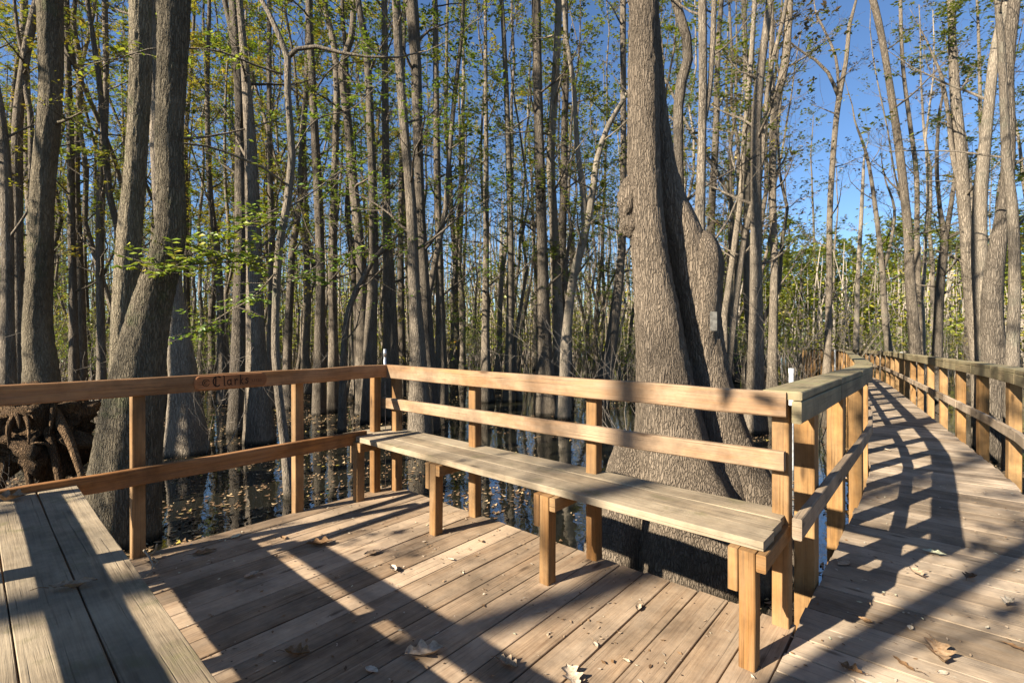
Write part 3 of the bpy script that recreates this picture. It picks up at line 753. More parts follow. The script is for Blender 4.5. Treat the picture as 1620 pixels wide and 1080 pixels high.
def f_extra(mt, ml, rng):
    def br(lst, d0, d1, r0, r1, sprays, cs, nlv=14):
        n = len(lst); p = [(at_d(a, b_, DS*(d0+(d1-d0)*i/(n-1))), r0+(r1-r0)*i/(n-1)) for i, (a, b_) in enumerate(lst)]
        s2 = spline(p, .12); mt.tube([s[0] for s in s2], [s[1] for s in s2], 6, cap=True)
        for k in range(int(sprays*2.4)):
            f = rng.uniform(.2, 1); q = s2[int(f*(len(s2)-1))][0]; a = rng.uniform(0, 6.28)
            dv = Vector((math.cos(a), math.sin(a), rng.uniform(-.45, .55))).normalized(); L = rng.uniform(.2, .6)
            mt.tube([q, q+dv*L*.5+Vector((0, 0, .02)), q+dv*L], [.004, .003, .002], 3, cap=False)
            for j in range(nlv):
                g_ = rng.uniform(.2, 1.05); s_ = Vector((-dv.y, dv.x, 0))*rng.choice((-1, 1)); l = rng.uniform(.05, .095)
                ml.leaf(q+dv*L*g_, (s_+dv*.5+Vector((0, 0, rng.uniform(-.35, .1)))).normalized(), Vector((rng.gauss(0, .6), rng.gauss(0, .6)-.3, 1)).normalized(), l, l*.5, min(1, max(0, cs+rng.gauss(0, .17))))
    br([(452, 292), (420, 268), (380, 250), (330, 232), (276, 226)], 5.4, 4.6, .016, .010, 2, .5, 4)
    br([(448, 118), (400, 102), (350, 82), (290, 76), (235, 78), (190, 92), (150, 96)], 5.4, 4.4, .014, .005, 7, .75, 8)
    br([(440, 400), (400, 412), (350, 415), (300, 420), (245, 436)], 5.4, 3.9, .012, .004, 26, .72, 16)
    br([(440, 330), (400, 350), (345, 385), (290, 405), (250, 400)], 5.4, 4.1, .010, .004, 16, .66, 14)
    br([(438, 450), (470, 440), (520, 410), (560, 400)], 5.4, 5.9, .010, .004, 16, .45, 12)
    br([(437, 430), (400, 470), (350, 500), (310, 530)], 5.4, 5.8, .010, .004, 14, .5, 12)
    br([(455, 330), (500, 300), (540, 270), (600, 240)], 5.4, 6.2, .012, .005, 12, .45, 10)
    br([(460, 250), (500, 190), (560, 170), (620, 110)], 5.4, 6.4, .012, .005, 12, .45, 10)
hero('slender crooked tree in front of the dark stand, with bright green leaf sprays', 5.4,
     [(402, -20, 8), (425, 20, 9), (443, 60, 10), (455, 92, 12), (455, 150, 11), (462, 250, 13), (455, 320, 13), (443, 380, 13), (437, 470, 13), (436, 560, 14), (443, 640, 15), (453, 720, 18), (460, 792, 23)],
     'bark_pale', forks=[[(455, 92, 9), (470, 78, 8), (500, 74, 7), (540, 84, 6), (580, 90, 4)]], top=9, nl=3, z0=5, leafmat='leaf_green', extra=f_extra, sides=14, cs=.6)
def simple(label, d, pts, **kw):
    kw.setdefault('nl', 12); kw.setdefault('leafL', .09); kw.setdefault('leaves', 9); kw.setdefault('sides', 16); hero(label, d, pts, **kw)
simple('narrow dark trunk left of the slender crooked tree, straight up to the frame top', 12.0, [(426, -5, 8), (426, 150, 9), (428, 300, 10), (430, 450, 12), (428, 560, 14), (428, 645, 20)], leafmat='leaf_gold')
simple('straight dark trunk standing right of the left railing post', 11.0, [(489, -5, 12), (495, 150, 13), (503, 300, 15), (507, 420, 15), (506, 520, 18), (505, 655, 26)], leafmat='leaf_green', cs=.3)
simple('gently curving dark trunk left of the railing corner, bulging near the top', 11.5, [(511, -5, 9), (528, 70, 11), (533, 140, 11), (530, 260, 12), (526, 400, 14), (527, 520, 16), (528, 650, 24)], leafmat='leaf_green', cs=.3)
simple('wavy grey trunk two left of the metal gauge', 11.0, [(560, -5, 9), (556, 60, 11), (541, 110, 12), (551, 200, 14), (560, 300, 16), (570, 400, 16), (573, 500, 20), (575, 655, 30)], leafmat='leaf_mid')
simple('mid-brown trunk left beside the metal gauge', 10.0, [(566, -5, 10), (580, 80, 12), (586, 200, 13), (590, 300, 14), (591, 420, 16), (586, 540, 22), (583, 670, 32)], leafmat='leaf_mid')
simple('dark trunk directly behind the metal gauge at the railing corner', 10.5, [(608, -5, 10), (610, 200, 12), (612, 350, 14), (616, 450, 20), (618, 560, 27), (618, 665, 38)], leafmat='leaf_green', cs=.3, lobes=.1)
simple('left stem of a crossing pair above the left end of the bench, pale grey', 8.4, [(626, -5, 14), (632, 100, 15), (641, 220, 15), (650, 320, 17), (655, 450, 20), (661, 560, 27), (665, 697, 42)], leafmat='leaf_green', cs=.35)
simple('right stem of a crossing pair above the left end of the bench, darker', 9.0, [(650, -5, 22), (658, 100, 18), (662, 250, 16), (668, 400, 18), (674, 520, 24), (679, 686, 40)], leafmat='leaf_green', cs=.35)
simple('near-black straight trunk right of the crossing pair', 12.0, [(688, -5, 9), (690, 150, 10), (692, 300, 12), (696, 450, 14), (698, 560, 19), (698, 646, 28)], leafmat='leaf_green', cs=.3)
simple('thin dark trunk with many tufts halfway between gauge and big tupelo', 13.0, [(768, 20, 5), (769, 240, 8), (769, 400, 10), (768, 520, 13), (768, 637, 20)], leafmat='leaf_mid')
simple('pale thin trunk above the middle of the bench backrest', 13.0, [(793, -5, 7), (800, 120, 8), (805, 260, 10), (808, 400, 11), (806, 560, 15), (805, 637, 22)], mat='bark_pale', leafmat='leaf_mid')
simple('straight grey trunk with dark foot, left one of two close together beside the tupelo', 11.0, [(848, -5, 15), (851, 150, 15), (855, 300, 17), (858, 400, 18), (860, 500, 22), (863, 600, 32), (866, 657, 46)], leafmat='leaf_mid', lobes=.14, sides=22)
simple('pale bending trunk, right one of two close together beside the tupelo', 11.4, [(884, -5, 11), (877, 150, 13), (871, 250, 14), (875, 330, 14), (880, 450, 18), (886, 560, 24), (889, 650, 36)], mat='bark_pale', leafmat='leaf_mid')
simple('crooked tree dividing into two long arms left of the tupelo', 10.5, [(985, 160, 7), (962, 200, 9), (945, 250, 10), (938, 300, 12), (925, 370, 14), (907, 440, 14), (897, 520, 16), (893, 600, 20), (890, 663, 28)],
       forks=[[(925, 368, 10), (922, 300, 10), (913, 230, 9), (907, 130, 8), (896, 60, 7), (891, -5, 6)]], mat='bark_pale', leafmat='leaf_mid', top=6.5, nl=6)
simple('slanting trunk leaning in from lower left towards the tupelo stem', 12.0, [(986, -5, 10), (986, 150, 10), (986, 300, 11), (983, 400, 13), (973, 500, 18), (958, 600, 24), (950, 646, 30)], leafmat='leaf_gold')
simple('dark kinked trunk between the tupelo and the straight grey trunk on its right', 7.0, [(1065, -10, 14), (1086, 60, 16), (1088, 95, 17), (1078, 130, 18), (1073, 170, 17), (1075, 300, 16), (1078, 400, 18), (1080, 731, 34)], leafmat='leaf_gold', nl=5, leafL=.05)
simple('straight light grey trunk rising from behind the shoulder of the tupelo', 6.6, [(1111, -10, 14), (1112, 120, 14), (1110, 250, 15), (1107, 370, 18), (1110, 500, 22), (1113, 743, 40)], mat='bark', nl=5, leafL=.05, forks=[[(1110, 210, 8), (1122, 150, 9), (1128, 60, 10), (1130, -5, 9)]])
simple('tall grey trunk over the white marker pipe, slightly bowed to the left', 9.0, [(1218, -10, 12), (1205, 100, 15), (1197, 180, 18), (1196, 300, 18), (1196, 420, 20), (1196, 520, 24), (1195, 600, 30), (1195, 686, 44)], leafmat='leaf_mid', bare=.6)
simple('knobbly brown trunk with elbow near the top, right of the white marker pipe', 11.0, [(1250, -5, 11), (1246, 50, 14), (1244, 85, 15), (1236, 130, 14), (1225, 175, 13), (1222, 300, 13), (1225, 420, 13), (1222, 560, 17), (1222, 657, 26)],
       forks=[[(1223, 180, 9), (1220, 100, 8), (1221, -5, 7)]], leafmat='leaf_mid', bare=.6)
simple('thin bare trunk left of the open sky gap, forked like a Y', 13.0, [(1344, 40, 7), (1338, 100, 8), (1328, 150, 10), (1320, 220, 10), (1313, 330, 10), (1312, 440, 11), (1309, 560, 13), (1305, 637, 20)],
       forks=[[(1326, 152, 7), (1310, 115, 6), (1290, 95, 5), (1272, 84, 4)], [(1327, 148, 6), (1322, 90, 5), (1300, 40, 4)]], leafmat='leaf_dead', top=8.4, nl=5, bare=.7)
simple('thin pale stem standing inside the open sky gap', 22.0, [(1366, 270, 5), (1362, 350, 7), (1357, 450, 8), (1353, 580, 12), (1353, 617, 15)], mat='bark_pale', top=8, nl=4, bare=.8, leafmat='leaf_dead')
simple('forked grey tree right of the open sky gap with twigs like antlers', 15.0, [(1352, 190, 3), (1372, 250, 6), (1385, 330, 8), (1395, 420, 10), (1400, 500, 12), (1408, 570, 14), (1412, 622, 20)],
       forks=[[(1397, 430, 7), (1410, 380, 6), (1415, 330, 5), (1402, 290, 3)]], mat='bark_pale', leafmat='leaf_dead', top=8, nl=6, bare=.6)
simple('long bowed grey trunk sweeping from top centre-right down to the right railing', 10.6, [(1378, -10, 12), (1395, 60, 12), (1410, 150, 13), (1423, 240, 15), (1435, 350, 16), (1440, 440, 18), (1446, 520, 20), (1450, 600, 24), (1452, 678, 36)], leafmat='leaf_mid', bare=.7, nl=7)
simple('thin wavy trunk behind the long bowed one', 14.0, [(1424, -5, 6), (1428, 100, 7), (1440, 200, 8), (1450, 280, 9), (1451, 400, 10), (1456, 560, 12), (1457, 630, 18)], leafmat='leaf_mid', bare=.6)
simple('pair of stems joined low, dark and pale, behind the right railing', 13.0, [(1486, 180, 6), (1482, 260, 7), (1487, 330, 8), (1494, 380, 14), (1488, 440, 16), (1484, 520, 17), (1482, 637, 24)],
       forks=[[(1494, 385, 12), (1502, 340, 9), (1508, 300, 8), (1515, 240, 6), (1512, 150, 5)]], leafmat='leaf_mid', bare=.6, top=7)
simple('rough brown trunk wrapped in small leafy twigs at the right edge', 8.6, [(1504, -10, 14), (1508, 100, 15), (1513, 170, 20), (1520, 260, 24), (1526, 340, 22), (1532, 420, 24), (1540, 500, 27), (1550, 570, 32), (1556, 693, 44)],
       forks=[[(1528, 330, 12), (1508, 250, 9), (1500, 180, 8), (1490, 120, 6)]], leafmat='leaf_mid', nl=16, z0=1.8, LR=(.5, 1.3), bare=.22)
simple('smooth whitish trunk leaning right to left downwards, with dark knot holes', 7.6, [(1597, -10, 18), (1576, 70, 18), (1565, 160, 20), (1556, 250, 23), (1550, 330, 26), (1550, 420, 30), (1556, 500, 34), (1560, 600, 40), (1562, 715, 54)], mat='bark_pale', leafmat='leaf_mid', nl=5, bare=.6)
simple('grey trunk with curved sweep at its base beside the whitish leaning one', 7.0, [(1606, -10, 22), (1594, 100, 24), (1596, 200, 24), (1592, 300, 24), (1578, 390, 30), (1570, 470, 38), (1572, 560, 46), (1580, 731, 62)], leafmat='leaf_mid', nl=4, bare=.6, lobes=.08)
simple('straight light trunk at the right edge, just behind the railing cap', 6.2, [(1583, 60, 14), (1588, 160, 16), (1592, 250, 18), (1602, 330, 20), (1605, 450, 22), (1602, 560, 25), (1600, 757, 38)], mat='bark_pale', leafmat='leaf_mid', nl=4, bare=.6, top=7.5)
simple('dark bowed trunk on the far left edge', 9.0, [(-22, 60, 12), (-5, 140, 14), (6, 220, 18), (11, 320, 22), (12, 500, 25), (12, 686, 40)], leafmat='leaf_gold')
simple('grey forked trunk second from the left edge', 9.6, [(60, -5, 14), (50, 40, 17), (42, 80, 18), (36, 120, 18), (28, 200, 20), (28, 350, 20), (30, 500, 22), (32, 676, 34)], leafmat='leaf_gold', forks=[[(36, 120, 10), (48, 180, 11), (50, 240, 12)], [(38, 100, 8), (28, 50, 7), (22, -5, 6)]])
simple('left stem of a leafy pair between the ridged trunk and the mossy one', 11.0, [(104, -5, 12), (108, 120, 12), (111, 200, 13), (113, 350, 14), (116, 500, 16), (118, 657, 24)], leafmat='leaf_gold', cs=.5)
simple('curving right stem of a leafy pair between the ridged trunk and the mossy one', 11.6, [(120, -5, 8), (116, 40, 10), (127, 100, 11), (125, 170, 12), (121, 280, 12), (126, 400, 13), (130, 520, 15), (130, 650, 22)], leafmat='leaf_gold', cs=.5)
simple('knotted grey trunk with yellow leaf tufts left of the thick mossy trunk', 11.0, [(166, -5, 10), (168, 120, 10), (165, 200, 14), (160, 300, 15), (158, 420, 14), (160, 560, 16), (160, 657, 24)], leafmat='leaf_gold', cs=.4, nl=13)
simple('thin trunk with golden foliage right of the big leaning tree', 12.5, [(331, -5, 6), (328, 150, 8), (332, 300, 10), (344, 400, 12), (350, 520, 14), (352, 641, 22)], leafmat='leaf_gold', cs=.5, nl=14, bare=.2)
simple('slim straight trunk between the wavy grey trunk and the corner post, second row', 14.0, [(640, 10, 6), (636, 200, 8), (634, 400, 10), (636, 630, 16)], leafmat='leaf_mid')
simple('leaning dark sapling with low bend rising left of the gauge', 9.0, [(612, 390, 9), (590, 410, 9), (575, 440, 10), (555, 480, 10), (545, 540, 11), (541, 686, 16)], leafmat='leaf_green', top=3.2, nl=5, z0=1)

# ---- uprooted stump
st = empty('stump', (-5.6, 6.1, WATER), 'dark uprooted stump with tangled roots at the left water edge', 'stump')
mb = MB(); c = at_d(52, 662, 6.2)
blob(mb, c-Up*.18, .62, .45, .46, 1.7, .42, 40, 26); blob(mb, c+Vector((-.45, -.1, -.22)), .34, .35, .36, 2.9, .4, 30, 20); mb.build('root_ball', M['stump'], st, True)
rr = random.Random(5)
for (a0_, a1_) in (((0, 640), (60, 622)), ((0, 690), (48, 640)), ((10, 720), (30, 650)), ((40, 712), (20, 640)), ((112, 700), (70, 640)), ((85, 715), (60, 650))):
    p = at_d(*a1_, 6.05); q = at_d(*a0_, 5.9); mb = MB()
    s2 = spline([(p, .075), (p.lerp(q, .4)+Up*.08, .06), (q, .045), (q+(q-p).normalized()*.3-Up*.25, .03)], .06); mb.tube([s[0] for s in s2], [s[1] for s in s2], 9, rough=.25, seed=a0_[0]); mb.build('root', M['stump'], st, True)
for k in range(26):
    a_ = rr.uniform(0, 6.28); o = c+Vector((rr.gauss(0, .28)-.12, -.30+rr.uniform(-.1, .1), rr.uniform(-.35, .25))); L = rr.uniform(.3, .8)
    v = Vector((math.cos(a_), -.35, math.sin(a_)*.6)).normalized(); mb = MB()
    q = [o-v*L*.5, o-v*L*.2+Vector((rr.gauss(0, .05), -.04, rr.gauss(0, .05))), o+v*L*.15+Vector((rr.gauss(0, .06), -.05, rr.gauss(0, .06))), o+v*L*.5+Up*-.12]
    r0 = rr.uniform(.015, .045); s2 = spline([(q[0], r0), (q[1], r0*1.1), (q[2], r0*.8), (q[3], r0*.3)], .05)
    mb.tube([s[0] for s in s2], [s[1] for s in s2], 7, rough=.3, seed=k)
    mb.build('root', M['stump'], st, True)
# bare brush in front of the stump
def bare_brush(base, H_, nst, seed, label, spread=.5):
    rng = random.Random(seed); mb = MB(); ml = MB()
    for k in range(nst):
        d = Vector((rng.gauss(0, spread), rng.gauss(0, spread*.6), 1)).normalized(); p = Vector((base.x+rng.gauss(0, .1), base.y+rng.gauss(0, .1), WATER-.2))
        branch(mb, ml, p, d, H_*rng.uniform(.6, 1), .011, rng, 2, 3, .04, .5, 1.0)
    tag(mb.build('brush', M['twig'], None, True), label, 'brush')
bare_brush(at_d(40, 720, 5.6), 1.1, 3, 3, 'tangle of bare pale twigs in front of the uprooted stump')
bare_brush(at_d(140, 690, 9.0), 2.4, 4, 4, 'bare spreading brush between stump and mossy trunk', .3)
bare_brush(at_d(330, 700, 9.0), 2.2, 3, 8, 'pale forked brush behind the railing plaque', .3)
bare_brush(at_d(470, 650, 9.0), 2.4, 3, 9, 'bare brush right of the slender crooked tree', .3)
bare_brush(at_d(1300, 640, 10.0), 3.2, 6, 10, 'bare brush beside the left boardwalk railing', .3)
bare_brush(at_d(1000, 640, 9.0), 2.8, 6, 12, 'bare brush behind the left flank of the big tupelo', .3)

# ---- the stand behind: copies of a few kinds
GR = {'slim': 'slim grey trunks of the dense stand across the water', 'green': 'green-leaved trees of the dense stand', 'gold': 'golden autumn trees of the dense stand', 'bare': 'nearly bare trees of the dense stand', 'shrub': 'many-stemmed shrubs standing in the water', 'far': 'bushy green trees closing the view'}
LB = {'slim': 'slim dark-barked tree with sparse olive leaves, one of the crowded stand across the water',
      'green': 'slim tree with fresh green leaves, one of the crowded stand across the water',
      'gold': 'slim tree with golden yellow leaves, one of the crowded stand across the water',
      'bare': 'pale nearly leafless tree with fine twigs, one of the crowded stand across the water',
      'shrub': 'many-stemmed shrub with small yellow-green leaves rising from the water between the trunks',
      'far': 'bushy full-leaved green tree closing the view at the back'}
protos = {'slim': [make_filler(101, 20, .13, 'straight', M['leaf_mid'], M['bark'], bare=.22), make_filler(102, 18, .10, 'lean', M['leaf_mid'], M['bark'], bare=.25), make_filler(103, 22, .17, 'straight', M['leaf_mid'], M['bark'], bare=.3), make_filler(104, 17, .09, 'crooked', M['leaf_mid'], M['bark'], bare=.25)],
          'green': [make_filler(111, 19, .12, 'fork', M['leaf_green'], M['bark'], bare=.25, cs=.35, zlow=.1), make_filler(112, 15, .08, 'crooked', M['leaf_green'], M['bark'], bare=.2, cs=.45, zlow=.08)],
          'gold': [make_filler(121, 18, .11, 'straight', M['leaf_gold'], M['bark'], bare=.25, zlow=.1), make_filler(122, 16, .09, 'fork', M['leaf_gold'], M['bark_pale'], bare=.25, zlow=.12)],
          'bare': [make_filler(131, 19, .11, 'fork', M['leaf_dead'], M['bark_pale'], bare=.75, nl=16, zlow=.25), make_filler(132, 17, .09, 'crooked', M['leaf_mid'], M['bark_pale'], bare=.7, nl=16), make_filler(133, 21, .14, 'lean', M['leaf_dead'], M['bark'], bare=.75, nl=16)],
          'shrub': [make_shrub(141, 4.5, 7, M['leaf_gold'], .35, 9, .1), make_shrub(142, 3.4, 9, M['leaf_green'], .6, 8, .15), make_shrub(143, 6.0, 6, M['leaf_mid'], .6, 8, .2)],
          'far': []}
for sd_ in (151, 152, 153):
    rng = random.Random(sd_); root = empty('tree', (0, 0, 0)); mt = MB(); ml = MB(); H_ = rng.uniform(10, 13)
    sp = spline([(Vector((0, 0, -1.4)), .3), (Vector((.1, 0, H_*.4)), .2), (Vector((.3, .1, H_)), .04)], .9); mt.tube([s[0] for s in sp], [s[1] for s in sp], 7)
    crown(mt, ml, sp, rng, 34, H_*.05, H_, (2.4, 4.4), 24, .21, .45, .0)
    mt.build('trunk', M['bark'], root, True); ml.build('crown', M['leaf_far'], root); protos['far'].append(root)
used = set()
def place(kind, x, y, sc_, rz, label=None, group=True):
    c = rnd.choice(protos[kind]); 
    if c.name in used: c = copy_tree(c)
    else: used.add(c.name)
    z = height(x, y) if kind == 'far' else 0
    c.location = (x, y, max(z, 0) if kind != 'far' else 0); c.scale = (sc_, sc_, sc_)
    if kind != 'far': c.location.z = WATER*(1-sc_)
    c.rotation_euler = (0, 0, rz); c['label'] = label or LB[kind]; c['category'] = 'shrub' if kind == 'shrub' else 'tree'
    if group: c['group'] = GR[kind]
    return c
occupied = []
def free(x, y, gap):
    for (a, b_) in occupied:
        if (a-x)**2+(b_-y)**2 < gap*gap: return False
    # keep off the walkway and deck
    for (p, d, u) in path[::12]:
        if (p.x+.5-x)**2+(p.y-y)**2 < 1.7**2: return False
    return True
R2 = random.Random(77)
cnt = 0; tries = 0
while cnt < 250 and tries < 9000:
    tries += 1
    d = math.sqrt(R2.uniform(12.0**2, 58**2)) if R2.random() < .62 else R2.uniform(12.5, 30)
    px = R2.uniform(-60, 1680); x = (px-810)/FPX*d; y = d
    right = px > 1230
    if right and R2.random() < .55 and d > 14: continue
    if 1290 < px < 1420 and d < 40: continue
    if not free(x, y, .8): continue
    occupied.append((x, y)); q = R2.random()
    if px > 1000: kind = 'bare' if q < .55 else 'slim' if q < .85 else 'green' if q < .93 else 'gold'
    elif px < 450: kind = 'slim' if q < .40 else 'gold' if q < .74 else 'green' if q < .9 else 'bare'
    else: kind = 'slim' if q < .5 else 'green' if q < .68 else 'gold' if q < .84 else 'bare'
    place(kind, x, y, R2.uniform(.75, 1.2)*(.85 if d < 16 else 1), R2.uniform(0, 6.28)); cnt += 1
cnt = 0
while cnt < 170:
    d = R2.uniform(15, 52); px = R2.uniform(-40, 1660); x = (px-810)/FPX*d; y = d
    if not free(x, y, .7): continue
    occupied.append((x, y)); place('shrub', x, y, R2.uniform(.6, 1.15), R2.uniform(0, 6.28)); cnt += 1
for i in range(46):
    px = 1090+i*13+R2.uniform(-12, 12); d = R2.uniform(44, 66); x = (px-810)/FPX*d; y = d
    place('far', x, y, R2.uniform(.7, 1.1)*d/60, R2.uniform(0, 6.28))
# trees out of the picture on the sunny side; their shadows lie over the water and the boards
off = [(-3.9, -1.5, 'slim', 1.0), (-6.4, -3.7, 'shrub', 1.2), (-9.3, -.95, 'bare', 1.0), (-12, 4.7, 'slim', 1.0), (-14, 3.0, 'green', .9), (-16, 9.5, 'slim', 1.1), (-19, 5.0, 'gold', 1.0), (-22, 12, 'slim', 1), (-25, 6, 'slim', 1.1), (-28, 14, 'green', 1.1), (-13.5, -5.2, 'bare', 1.1), (-18, -5.0, 'bare', 1.0),
       (-31, 20, 'slim', 1), (-35, 12, 'slim', 1.1), (-26, 19, 'gold', 1), (-39, 26, 'slim', 1), (-33, 3, 'slim', 1), (-45, 20, 'slim', 1.1), (-50, 35, 'slim', 1)]
off += [(-6.6, -1.3, 'shrub', 1.15), (-7.4, -.2, 'shrub', 1.25), (-5.6, .6, 'shrub', 1.0), (-8.4, -2.6, 'shrub', 1.3)]  # unseen shrubs, like the one above, added to dapple bench and boards with shade
for i, (x, y, k, s_) in enumerate(off):
    place(k, x, y, s_, i*1.3)
# unused prototypes never remain
for k in protos:
    for o in protos[k]:
        if o.name not in used:
            for ch in list(o.children): bpy.data.objects.remove(ch)
            bpy.data.objects.remove(o)

# ---- the far wood that reads as one mass
mb = MB(); R3 = random.Random(9)
for i in range(2600):
    a = R(R3.uniform(-62, 62)); d = R3.uniform(46, 80); x, y = math.sin(a)*d, math.cos(a)*d; h = R3.uniform(4, 15) if a < .38 else R3.uniform(3, 9); r = R3.uniform(.04, .12)
    mb.tube([(x, y, -1), (x+R3.gauss(0, .3), y, h*.5), (x+R3.gauss(0, .6), y, h)], [r, r*.7, r*.25], 4, cap=False)
tag(mb.build('distant_trunks', M['twig'], None), None, None, None, 'stuff')
mb = MB()
for i in range(110000):
    a = R(R3.uniform(-62, 62)); d = R3.uniform(42, 80); x, y = math.sin(a)*d, math.cos(a)*d
    hmax = 7.5+3.5*noise.noise(Vector((a*9, 1, 0)))+2*noise.noise(Vector((a*30, 5, 0)))
    z = -.3+abs(R3.gauss(0, .5))*hmax
    aa = R3.uniform(0, 6.28); l = R3.uniform(.16, .42)
    mb.leaf(Vector((x, y, z)), Vector((math.cos(aa), math.sin(aa), R3.uniform(-.6, .3))).normalized(), Vector((R3.gauss(0, .6), R3.gauss(0, .6), 1)).normalized(), l, l*.6, min(1, R3.random()*.9+.25))
tag(mb.build('distant_undergrowth', M['leaf_far']), None, None, None, 'stuff')

# ------------------------------------------------------------------ leaves
mb = MB(); R4 = random.Random(31)
cnt = 0
while cnt < 32000:
    d = 1.5+R4.random()**1.5*42; px = R4.uniform(-120, 1740); x = (px-810)/FPX*d; y = d
    dens = noise.noise(Vector((x*.55, y*.55, 2)))+.5*noise.noise(Vector((x*1.9, y*1.9, 7)))
    if x < -1.5: dens += .6
    if dens < R4.uniform(-.08, .34): continue
    cnt += 1; a = R4.uniform(0, 6.28); l = R4.uniform(.025, .085)*(1 if d < 9 else 1+min(1.2, (d-9)*.07)); hh = height(x, y)
    z = max(WATER, hh)+.004+R4.random()*.004
    b_ = len(mb.v); c_, s_ = math.cos(a), math.sin(a); w = l*R4.uniform(.3, .5); cu = R4.uniform(0, .35)*l
    for (u_, v_, zz) in ((-l/2, 0, cu), (-l*.1, w*.6, 0), (l*.25, w*.45, 0), (l/2, 0, cu*.6), (l*.25, -w*.45, 0), (-l*.1, -w*.6, 0)):
        mb.v.append(Vector((x+u_*c_-v_*s_, y+u_*s_+v_*c_, z+zz)))
    mb.face(tuple(b_+k for k in range(6)), None, R4.random())
tag(mb.build('floating_leaves', M['float']), None, None, None, 'stuff')

def dead_leaf(px, py, wpx, label, tone, h=0.0, curl=.5, ang=None, kind='oak', onw=False, asp=.55):
    p = at(px, py, h) if not onw else at(px, py, 0)
    if onw: p.z = wz(p.y)
    s_ = wpx/FPX*p.y; rng = random.Random(int(px*7+py)); a = ang if ang is not None else rng.uniform(0, 6.28)
    root = MB(); nu, nv = 14, 6; b_ = 0
    for i in range(nu+1):
        f = i/nu; prof = math.sin(math.pi*min(1, f*1.02))**.7
        lob = 1+(.38*math.sin(f*19+px) if kind == 'oak' else .10*math.sin(f*30))
        hw = s_*asp/2*prof*max(.25, lob)
        for j in range(nv+1):
            g_ = j/nv*2-1
            x = (f-.5)*s_; y = g_*hw*(1-.25*curl); z = curl*(g_*g_)*hw*.9+curl*.22*s_*abs(f-.5)**1.3*2+.10*s_*curl*noise.noise(Vector((f*4+px, g_*1.5, py)))
            z += .006
            q = Vector((p.x+x*math.cos(a)-y*math.sin(a), p.y+x*math.sin(a)+y*math.cos(a), p.z+max(.002, z))); root.v.append(q)
    for i in range(nu):
        for j in range(nv):
            k = i*(nv+1)+j; root.face((k, k+nv+1, k+nv+2, k+1), None, min(1, max(0, tone+rng.gauss(0, .04))))
    # stalk
    e = Vector((p.x+(-.5*s_)*math.cos(a), p.y+(-.5*s_)*math.sin(a), p.z+.012)); e2 = e+Vector((-math.cos(a+.3)*s_*.35, -math.sin(a+.3)*s_*.35, .004))
    root.tube([e, e.lerp(e2, .5)+Up*.006, e2], [.0013, .001, .0008], 4, c=max(0, tone-.25))
    tag(root.build('leaf', M['dead'], None, True), label, 'leaf')
DL = [(505, 862, 40, 'large dark brown curled leaf on the deck nearest the left railing post', .22, .7), (588, 877, 26, 'tan leaf with dark edge near the middle of the deck', .5, .6),
      (622, 903, 24, 'pale upright curled leaf casting a shadow on the mid deck', .75, 1.0), (398, 912, 26, 'grey-pink leaf standing alone in the shaded part of the deck', .62, .7),
      (470, 1036, 42, 'rust-brown curled leaf in the shaded front of the deck', .3, .9), (672, 1036, 62, 'largest crinkled pale tan leaf at the front of the deck', .66, .7),
      (588, 1062, 26, 'small whitish leaf at the bottom edge left of centre', .8, .4), (804, 1054, 38, 'yellow-tan folded leaf at the bottom centre', .55, 1.0),
      (905, 1072, 54, 'broad pale leaf cut off by the bottom frame edge', .7, .5), (1010, 964, 20, 'small crumpled leaf on the boards right of the middle bench leg', .68, .9),
      (713, 886, 12, 'tiny whitish leaf beside the second bench leg', .82, .4), (373, 850, 20, 'bright yellow leaf at the left deck edge', .97, .4),
      (323, 875, 34, 'flat reddish brown leaf by the first left railing post', .28, .3), (991, 1048, 14, 'small curled leaf near the bottom, left of the near bench leg', .66, .8),
      (942, 1022, 15, 'pale chip-like leaf caught in a deck seam', .7, .5), (448, 852, 16, 'small brown leaf where the sun strip meets the left deck edge', .35, .5), (760, 857, 12, 'small leaf in front of the second back railing post', .5, .5)]
for (a_, b_, w_, lb, tn, cu) in DL: dead_leaf(a_, b_, w_, lb, tn, curl=cu*.8, kind='oak' if w_ > 30 else 'plain')
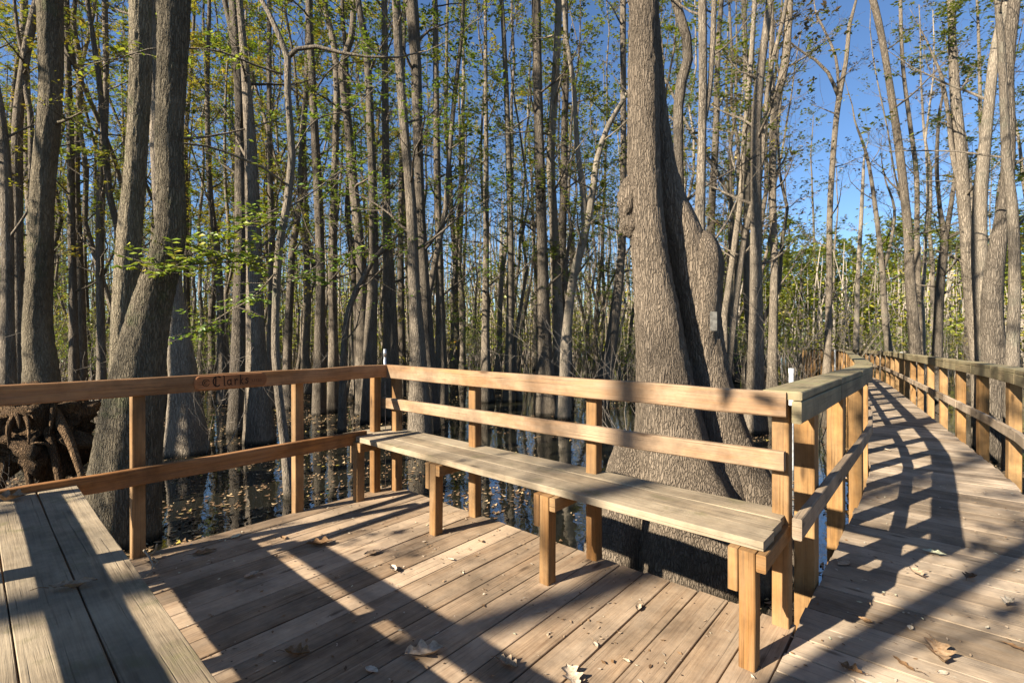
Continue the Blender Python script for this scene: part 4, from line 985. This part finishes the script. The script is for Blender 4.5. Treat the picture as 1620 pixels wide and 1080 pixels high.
for (a_, b_, w_, lb, tn, cu) in [(1478, 871, 30, 'pale green leaf at the end of the railing shadow on the boardwalk', 1.0, .3), (1450, 905, 30, 'crinkled tan leaf on the sunlit boardwalk', .6, .7),
      (1594, 954, 30, 'whitish crumpled leaf on the sunlit patch at the right', .85, .9), (1534, 912, 30, 'dark curled leaf at the rim of the shade on the boardwalk', .1, .8),
      (1486, 1036, 66, 'large golden brown leaf at the lower right', .42, .7), (1345, 1061, 34, 'two-lobed rust leaf at the bottom right of centre', .3, .8), (1440, 994, 16, 'small white leaf in the shade of the boardwalk', .85, .3),
      (1370, 985, 22, 'brown curled leaf left of the small white one on the boardwalk', .35, .9), (1492, 1066, 20, 'pale flat leaf near the bottom edge at the right', .75, .2), (1430, 1052, 40, 'thin reddish leaf strip by the large golden leaf', .25, .2),
      (1610, 1026, 40, 'dark red narrow leaf at the right frame edge', .12, .2), (1404, 702, 10, 'small pale leaf far along the boardwalk by the left railing', .75, .7), (1335, 889, 26, 'flattened grey-tan leaf inside the railing shadow', .6, .2)]:
    dead_leaf(a_, b_, w_, lb, tn, curl=cu*.8, kind='oak' if w_ > 28 else 'plain', onw=True, asp=.25 if w_ == 40 else .55)
dead_leaf(116, 930, 62, 'long grey curled leaf lying across the seam of the near left bench', .5, h=HS, curl=.6, ang=.35, kind='plain', asp=.4)
dead_leaf(14, 792, 46, 'crumpled grey-brown leaf at the far end of the near left bench', .45, h=HS, curl=.8)
# twig by the bench
mb = MB(); q = at(238, 885, 0); rg = random.Random(2)
for lst in ([(228, 868), (236, 878), (242, 890), (240, 905), (232, 915)], [(242, 890), (250, 905), (243, 912)], [(236, 878), (246, 868), (248, 858)]):
    pts = [at_d(a_, b_+2, q.y-.05*i) for i, (a_, b_) in enumerate(lst)]
    pts = [Vector((v.x, v.y, max(.01, v.z))) for v in pts]; mb.tube(pts, [.006-.0008*i for i in range(len(pts))], 7)
tag(mb.build('twig', M['dry'], None, True), 'pale forked twig like a small antler lying between the near bench and the railing post', 'twig')
# crumbs of leaf and bark over the boards: nobody could count them
mb = MB()
for i in range(4200):
    x = R4.uniform(-2.4, 5); y = R4.uniform(1.0, 6); l = R4.uniform(.003, .014); rel = Vector((x, y, 0))-K; bb = rel.dot(B); aa = rel.dot(A)
    if bb < 0 or bb > SEAMB+.95 or (bb < SEAMB and aa > -.12): continue
    if y > 4.3 : continue
    a = R4.uniform(0, 6.28); b0_ = len(mb.v); z = (wz(y) if bb > SEAMB else 0)+.004
    for k in range(4): mb.v.append(Vector((x+math.cos(a+k*1.57)*l*(1 if k % 2 else .45), y+math.sin(a+k*1.57)*l*(1 if k % 2 else .45), z+R4.random()*l*.4)))
    mb.face((b0_, b0_+1, b0_+2, b0_+3), None, R4.random())
tag(mb.build('leaf_crumbs', M['dead']), None, None, None, 'stuff')
